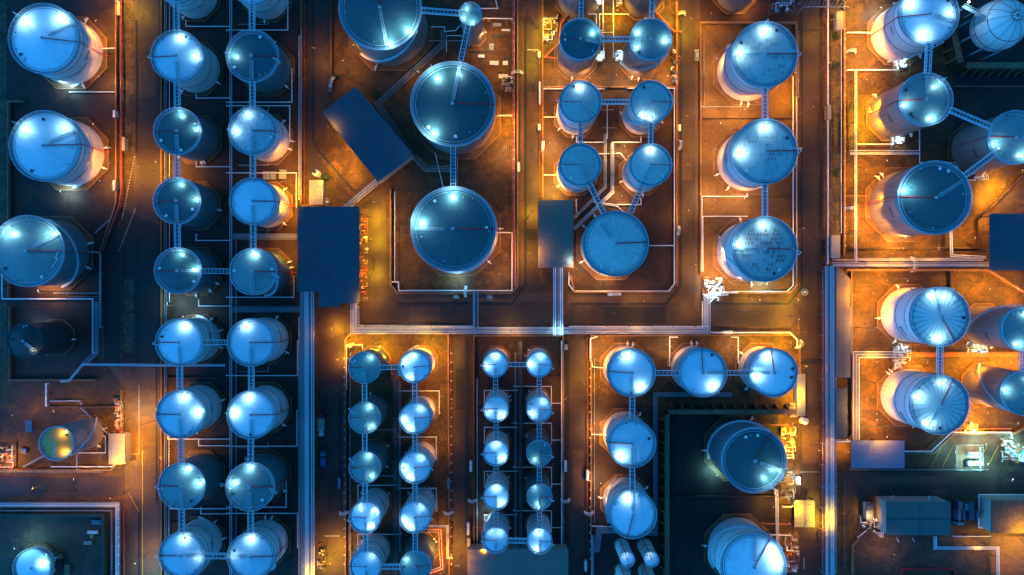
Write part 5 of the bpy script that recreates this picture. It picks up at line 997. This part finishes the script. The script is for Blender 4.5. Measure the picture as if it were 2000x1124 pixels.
# orange and yellow street and yard lamps: ground position, power
lamps([(1056, 60, 1.3, 'y'), (1100, 8, 1.0, 'y'), (1196, 40, 1.0, 'y', 6), (1312, 30, 1.2, 'y'), (1340, 60, .8, 'y'), (1038, 120, .8, 'y'), (1318, 130, .7), (1058, 235, 1.0, 'o'), (1080, 300, .5, 'o', 5), (1058, 350, 1.2, 'y'), (1078, 388, .4, 'y', 2), (1332, 240, .45), (1335, 420, .5), (1334, 330, .3),
       (1036, 420, .5, 'y', 4), (1038, 500, .7), (996, 245, .9, 'o', 6), (994, 300, .55), (976, 140, .4), (960, 60, .3), (946, 430, .35), (990, 480, .35), (798, 500, .25), (728, 425, .8, 'y', 6), (730, 470, .8, 'y', 6), (730, 530, .7, 'y', 6), (738, 400, .5), (722, 580, .5),
       (652, 640, .4, 'o', 3), (684, 662, .6, 'y', 4), (655, 1080, 1.1), (632, 1112, 1.0, 'y'), (742, 668, .9, 'y', 6), (840, 668, .8, 'y', 6), (868, 712, .7), (762, 690, .5, 'o', 5), (866, 780, .6), (868, 850, .35), (864, 1050, .7), (870, 1100, .7), (900, 1084, .6), (662, 700, .4, 'o', 3), (1105, 770, .35), (1000, 670, .25, 'o'), (944, 1068, .35, 'o', 4),
       (1162, 700, .7), (1160, 750, .5), (1164, 860, .5), (1138, 745, .4), (1202, 665, .3), (1530, 664, 1.0, 'y', 6), (1470, 662, .6, 'y', 6), (1556, 710, .7), (1555, 775, .9, 'y', 5), (1545, 845, .7, 'y', 5), (1536, 885, .6, 'y', 5), (1580, 868, 1.0), (1540, 820, .4, 'o', 4), (1545, 940, .5, 'y', 5), (1546, 985, .5, 'y', 5), (1600, 1000, .8, 'y'), (1540, 1060, .5), (1500, 975, .25, 'o', 5),
       (1530, 205, .9), (1536, 160, .5), (1545, 300, .3), (1596, 60, .4), (1600, 140, .25), (1460, 20, .45, 'o', 5), (1545, 588, .8, 'y', 6), (1470, 590, .5, 'y', 6), (1540, 618, .5), (1392, 500, 0.63, 'm'), (1384, 545, 0.77, 'm', 6), (1380, 400, 0.28, 'm'), (1388, 250, 0.17, 'm'), (1480, 385, 0.21, 'm'), (1350, 600, .3), (1250, 590, .35), (1130, 590, .3), (1340, 520, .4), (1460, 220, .3), (1550, 450, .35),
       (1660, 20, 1.3, 'y'), (1672, 66, 1.1), (1672, 110, 1.0), (1662, 170, 1.2), (1688, 214, 1.6, 'y', 6), (1684, 258, 1.5, 'y', 6), (1700, 320, 1.0), (1660, 340, .8), (1684, 395, 1.2), (1690, 460, 1.1), (1740, 492, 1.0, 'o', 6), (1810, 492, .6, 'o', 6), (1880, 470, .8, 'o', 6), (1926, 395, .9, 'o', 3), (1945, 370, .9, 'y', 3), (1920, 440, .4, 'o', 3), (1700, 545, 1.5), (1672, 570, 1.3), (1690, 610, 1.0, 'o'), (1740, 545, .8), (1895, 560, 1.5), (1950, 560, 1.1), (1985, 580, 1.0), (1930, 610, 1.1, 'o'),
       (1890, 700, 1.3, 'o', 6), (1860, 720, 1.0), (1790, 700, 1.1, 'o', 5), (1690, 700, .9, 'o', 5), (1696, 745, 1.3), (1680, 800, .9), (1700, 845, .8), (1950, 700, 1.3, 'o', 5), (1990, 705, 1.1, 'o', 5), (1900, 760, 1.0), (1890, 800, 1.0), (1895, 835, 1.2, 'y', 5), (1950, 820, .9), (1640, 880, .4, 'o', 3), (1600, 1020, .6, 'y', 3), (1975, 1025, 1.0, 'y', 11), (1990, 1052, .9, 'y'), (1965, 1085, .3), (1900, 1056, .15, 'o', 3), (1690, 1000, 0.21, 'm', 3), (1960, 345, .5), (1990, 400, 0.42, 'm', 8),
       (244, 10, 1.0, 'y'), (225, 60, .6), (208, 70, .25, 'o', 6), (250, 330, .7), (230, 320, .5), (226, 110, .35), (225, 255, .3, 'o', 10), (208, 300, .2, 'o', 6), (262, 815, 1.1), (270, 870, 1.2), (252, 905, .8, 'y', 6), (250, 960, .7), (180, 925, .5), (100, 940, .35), (20, 900, .6, 'o', 6), (330, 790, .5), (340, 880, .9), (330, 330, .9), (340, 350, .4), (140, 790, .25), (60, 800, .25),
       (572, 360, 1.2), (576, 410, 1.2), (570, 490, .7), (575, 312, .5), (598, 376, .35, 'y', 6), (640, 352, .3, 'y', 6), (640, 372, .4), (660, 330, .5, 'o', 5), (700, 340, .5, 'o', 4), (690, 300, .35, 'o', 4), (545, 650, .35), (560, 645, .4), (660, 260, .3), (680, 140, .3), (700, 110, .25)], 'sodium')
lamps([(1072, 285, 0.91, 'm', 5), (1212, 290, 0.84, 'm', 5), (1075, 372, 0.77, 'm', 5), (1206, 392, 0.63, 'm', 5), (1160, 300, 0.49, 'm', 5), (1085, 165, 0.63, 'm', 6), (1150, 168, 0.70, 'm', 6), (1222, 166, 0.63, 'm', 6), (1298, 165, 0.49, 'm', 6), (1380, 210, 0.70, 'm', 6), (1440, 228, 0.70, 'm', 6), (1380, 380, 0.70, 'm', 6), (1440, 398, 0.70, 'm', 6), (1382, 130, 0.56, 'm', 7), (1380, 300, 0.49, 'm', 7),  # fill masts added to turn the tank walls peach
       (1676, 92, 0.84, 'm', 7), (1690, 136, 0.77, 'm', 6), (1680, 640, 0.98, 'm', 8), (1682, 812, 0.84, 'm', 8), (222, 165, 0.49, 'm', 6), (224, 362, 0.56, 'm', 6), (1120, 530, 0.56, 'm', 6), (990, 300, 0.49, 'm', 6), (980, 540, 0.28, 'm', 6), (1163, 680, 0.56, 'm', 6), (1160, 830, 0.63, 'm', 6), (1165, 930, 0.49, 'm', 6), (1300, 672, 0.42, 'm', 6), (1425, 672, 0.56, 'm', 6), (950, 85, 0.35, 'm', 6), (820, 150, 0.21, 'm', 6), (1670, 430, 0.70, 'm', 7), (1888, 646, 1.0, 'm', 6), (1886, 772, 1.0, 'm', 6), (1905, 740, 0.56, 'm', 6)], 'warm')
# white floods at the foot of the tanks
lamps([(134, 172, 1.0, 'w', 5), (134, 382, .8, 'w', 5), (100, 572, 0.42, 'm', 5), (345, 596, .7, 'w', 8), (378, 612, .5, 'w', 9), (897, 552, .55, 'w', 6), (1180, 550, 0.49, 'm', 5), (1430, 548, 0.70, 'm', 6), (1490, 557, .8, 'w', 6), (1432, 172, .2, 'w', 5), (1384, 575, .5, 'w', 7), (690, 80, .5, 'w', 6), (700, 62, .4, 'w', 9), (1390, 925, .8, 'c', 5), (1395, 1110, .5, 'w', 5), (1757, 132, .35, 'w', 4), (1748, 281, .3, 'w', 4), (1746, 472, 0.56, 'm', 5),
       (1702, 24, .6, 'w', 6), (1905, 866, .9, 'c', 6), (1885, 905, .8, 'c', 6), (1912, 905, .7, 'c', 5), (1970, 866, .9, 'c', 6), (1990, 884, .9, 'c', 6), (1850, 880, .35, 'c', 6), (1950, 930, .3, 'c', 8), (295, 1122, 1.1, 'w'), (290, 1080, 0.35, 'm'), (104, 1074, .7, 'c', 3), (100, 1092, .3, 'c', 5), (60, 1050, .5, 'c', 9), (75, 640, .3, 'w', 5), (1096, 84, .2, 'w', 5), (1196, 160, .12, 'w', 7), (1174, 112, .2, 'w', 4), (1207, 112, .2, 'w', 4),
       (1172, 5, .3, 'w', 4), (1108, 512, .12, 'w', 9), (1090, 640, .3, 'w', 9), (1000, 640, 0.21, 'm', 9), (800, 635, 0.21, 'm', 9), (1250, 640, 0.21, 'm', 9), (1758, 680, .15, 'w', 5), (1905, 690, .2, 'c', 5), (1172, 840, 0.14, 'm', 7), (1170, 960, 0.28, 'm', 7), (1555, 935, .4, 'w', 5), (945, 1000, .25, 'w', 5), (345, 1100, .2, 'w', 5), (515, 970, .3, 'w', 5), (548, 1065, .4, 'c', 6), (545, 560, .35, 'c', 5), (270, 800, .5, 'w', 10)], 'white')
# tall street lamps seen leaning outwards along the roads
for lb, x, y, pw, dx, dy in [('tall orange street lamp leaning over the left road', 313, 338, .9, -2.4, .6), ('street lamp beside left road near the gold-lit tank', 306, 820, .9, -2.4, -.4), ('small orange street lamp on the road left of slanted building', 641, 117, .35, -2.2, .6), ('street lamp beside patched-roof yard, top', 1375, 52, .6, -.5, .6), ('street lamp beside patched-roof yard, middle', 1368, 284, .4, -.5, .2), ('street lamp leaning over the right main road', 1553, 228, .4, 2.4, .7), ('street lamp over the right road near lower yard corner', 1542, 645, .5, 1.5, -.2), ('street lamp beside the orange wall of small-tank yard', 672, 652, .6, -1.5, -.4), ('street lamp right of the small-tank yard top', 878, 682, .4, -.6, 0), ('street lamp in the top right yard beside dark tank', 1650, 455, .3, .5, 0), ('street lamp at left edge of the big bottom building', 1712, 1060, .3, .7, -.3)]:
    mast(lb, x, y, pw, 'o', 11.5, (dx, dy), 150)

# ------------------------------------------------------------------ small things along the roads and walls
def marker_row(label, a, b, n, group, h=1.1):
    proto = None; NW = ORD + ['tenth', 'eleventh', 'twelfth', 'thirteenth', 'fourteenth', 'fifteenth', 'sixteenth', 'seventeenth', 'eighteenth', 'nineteenth', 'twentieth'] + ['twenty-' + w for w in ORD]
    for i in range(n):
        q = P(a[0] + (b[0] - a[0]) * i / (n - 1), a[1] + (b[1] - a[1]) * i / (n - 1)); 
        if proto is None:
            o = MB().cyl((0, 0, 0), (0, 0, h), .16, 8).cyl((0, 0, h), (0, 0, h + .15), .24, 8).build('guard_post', 'white_paint'); proto = o; tag(o, None, 'post', group)
        else: o = proto.copy(); COL.objects.link(o)
        tag(o, '%s from the top, %s' % (NW[i], label)); o.location = q
marker_row('guard post in row along the rust pipe', (1648, 60), (1648, 480), 24, 'white guard posts in the top right yard')
marker_row('guard post in row right of big dark roofs', (1004, 30), (1004, 365), 20, 'white guard posts beside the big dark roofs')
marker_row('guard post in row right of bottom left yard', (234, 995), (234, 1118), 8, 'white guard posts near the bottom left yard')
marker_row('guard post in row left of lower right tanks', (1152, 670), (1152, 1090), 26, 'white guard posts left of the lower right yard')
marker_row('guard post in row left of small-tank yard', (674, 700), (674, 1100), 24, 'white guard posts left of the small-tank yard')
marker_row('guard post in row right of small-tank yard', (882, 690), (882, 1100), 24, 'white guard posts right of the small-tank yard')
0 and marker_row('guard post in row beside stepped dark-roofed building', (722, 410), (722, 590), 22, 'posts beside the large dark-roofed building', .7)
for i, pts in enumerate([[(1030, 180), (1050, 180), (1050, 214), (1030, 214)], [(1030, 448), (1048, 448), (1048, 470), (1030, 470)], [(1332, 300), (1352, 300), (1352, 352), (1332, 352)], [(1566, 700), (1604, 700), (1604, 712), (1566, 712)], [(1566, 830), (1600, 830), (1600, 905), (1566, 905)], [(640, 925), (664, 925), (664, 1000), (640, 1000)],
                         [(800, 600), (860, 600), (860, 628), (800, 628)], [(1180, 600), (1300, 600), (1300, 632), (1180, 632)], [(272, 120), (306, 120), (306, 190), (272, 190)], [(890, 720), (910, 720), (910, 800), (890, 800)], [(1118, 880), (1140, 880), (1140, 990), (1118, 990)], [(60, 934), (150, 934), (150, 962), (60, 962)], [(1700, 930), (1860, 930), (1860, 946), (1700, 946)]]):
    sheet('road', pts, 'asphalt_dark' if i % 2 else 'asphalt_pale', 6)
for i, (x, y) in enumerate([(1038, 300), (1340, 180), (1342, 440), (850, 618), (1200, 612), (1480, 612), (1586, 400), (1584, 770), (1586, 1050), (655, 870), (900, 900), (1128, 800), (290, 120), (288, 560), (150, 950), (1850, 940), (1228, 582), (820, 582)]):
    p = P(x, y); o = MB().cyl((0, 0, 0), (0, 0, .03), .45, 16).build('manhole_cover', 'dark_steel', loc=(p.x, p.y, .24)); tag(o, kind='structure')
more = [('thin pipe hugging the left wall of the lower right yard', [(1161, 700), (1161, 1020)], .8, .12, 'pipe_grey'), ('thin pipe between the small-tank columns, far left', [(684, 690), (684, 1110)], 1.2, .12, 'pipe_grey'),
 ('blue pipe down right of the twin rows, inner', [(584, 70), (584, 390)], 1.0, .14, 'pipe_silver'), ('blue pipe down right of the twin rows, lower', [(584, 620), (584, 1170)], 1.0, .14, 'pipe_silver'),
 ('long silver pipe at left wall of the twin rows, inner', [(331, 10), (331, 590)], .8, .14, 'pipe_silver'), ('long silver pipe at left wall of twin rows, lower', [(330, 780), (330, 1170)], .8, .14, 'pipe_silver'),
 ('white pipe along left wall of the lower dark roof yard', [(771, 375), (771, 548)], 1.4, .14, 'pipe_silver'), ('pipe along the edge of the middle road, left', [(702, 637), (925, 639)], .8, .16, 'pipe_silver'), ('pipe along the edge of the middle road, right', [(1112, 638), (1376, 638)], .8, .16, 'pipe_silver'),
 ('pipe bending beside the lit valve skid', [(1372, 590), (1372, 638), (1384, 638)], 1.2, .2, 'pipe_silver'), ('white diagonal pipe over the lit valve skid', [(1384, 578), (1408, 550)], 3.2, .45, 'pipe_white'), ('dark diagonal pipe below the lit valve skid', [(1386, 592), (1404, 572), (1440, 572)], 2.4, .25, 'pipe_silver'),
 ('thin pipe below the wide aluminium tank to the wall', [(1180, 400), (1205, 403), (1220, 416)], 1.0, .16, 'pipe_white'), ('thin vertical pipe between second aluminium pair', [(1186, 205), (1186, 270)], 1.4, .16, 'pipe_silver'), ('short cross pipe between second aluminium pair', [(1178, 215), (1198, 215)], 1.6, .12, 'pipe_grey'), ('short cross pipe between third aluminium pair', [(1178, 250), (1200, 250)], 1.6, .12, 'pipe_grey'),
 ('curved pipe joining third aluminium pair', [(1170, 301), (1212, 300), (1222, 312)], 3.0, .16, 'pipe_white'), ('thin pipe left of patched-roof wall', [(1375, 60), (1375, 205)], .6, .1, 'pipe_grey'), ('pipe pair member right of patched-roof yard', [(1556, 190), (1556, 540)], 1.4, .14, 'pipe_silver'), ('upper orange-lit pipe right of patched-roof yard', [(1560, 60), (1560, 190)], 1.0, .12, 'pipe_grey'),
 ('cable line down right side of the main road, upper', [(1624, 60), (1624, 500)], .8, .1, 'pipe_dark'), ('cable line down the top right wall', [(1643, 20), (1643, 455)], 1.8, .12, 'pipe_silver'), ('pipe across the top right yard near 4002', [(1650, 383), (1695, 383)], 1.0, .12, 'orange_paint'), ('red pipe along the slope of tank 4002 foot', [(1650, 400), (1700, 402)], 1.0, .2, 'red_paint'),
 ('thin pipe above the right rack corner', [(1630, 508), (1668, 508)], 2.0, .14, 'pipe_white'), ('pipe down the right edge yard wall', [(1662, 600), (1662, 690)], 1.2, .12, 'pipe_silver'), ('thin pipe across the lower spoked roof yard', [(1680, 834), (1790, 834)], .8, .12, 'pipe_dark'), ('pair of red pipes above lit vessels', [(1870, 838), (1975, 838)], 1.2, .18, 'orange_paint'),
 ('thin pipe beside the blue steel boxes', [(1660, 918), (1930, 918)], .5, .1, 'pipe_grey'), ('pipe left of the big bottom building', [(1676, 1050), (1700, 1030), (1722, 1030)], 1.0, .14, 'pipe_silver'), ('white pipe along bottom of flat brown-roofed building', [(1862, 1048), (1935, 1048)], 1.0, .16, 'pipe_white'),
 ('thin pipe below the bottom right building, left', [(1650, 935), (1650, 1110)], .8, .12, 'pipe_dark'), ('purple pipe beside the gold-lit tank wall', [(100, 912), (218, 912), (236, 896)], 1.4, .2, 'pipe_silver'), ('pipe at foot of the gold-lit tank', [(150, 888), (150, 918)], 1.8, .2, 'pipe_grey'), ('silver pipe above the left lower road', [(0, 922), (200, 922)], .8, .14, 'pipe_grey'),
 ('blue slanted conduit left of gold-lit tank', [(46, 912), (84, 892)], 1.8, .3, 'pipe_grey'), ('thin pipe near foot of third far left tank', [(132, 573), (132, 580), (195, 580)], .8, .1, 'pipe_grey'), ('zigzag silver pipe on the large blue-grey tank roof', [(114, 492), (108, 505), (113, 505), (102, 522)], 15.6, .12, 'pipe_silver'), ('pipe from the largest dark tank to small teal tank foot', [(843, 53), (868, 53), (868, 62), (890, 60), (898, 50)], 1.6, .16, 'pipe_silver'),
 ('lower pipe from the largest dark tank', [(838, 80), (910, 80)], 1.4, .12, 'pipe_grey'), ('hooked pipe right of the largest dark tank', [(872, 100), (872, 70), (900, 70)], 1.6, .14, 'pipe_silver'), ('thin pair of pipes down from upper big dark roof', [(850, 300), (866, 368)], 1.2, .14, 'pipe_silver'), ('pipe down beside bridge of big dark roofs', [(893, 305), (893, 362)], 1.2, .14, 'pipe_grey')]
for lb, pts, h, r, m in more: line(lb, pts, h, r, m, sup=h < 4)
for lb, x, y in [('first grey roof vent on the big stepped dark roof', 610, 440), ('second grey roof vent on the big stepped dark roof', 660, 440), ('third grey roof vent on the big stepped dark roof', 636, 540)]:
    p = P(x, y, 9.0); t = thing('roof_vent', lb, 'vent', (p.x, p.y, 9.02), 0, 'roof vents'); MB().cyl((0, 0, 0), (0, 0, .6), .35, 12).build('duct', 'dark_steel', t); MB().cyl((0, 0, .6), (0, 0, .75), .55, 12).build('cowl', 'roof_sheet_blue', t)
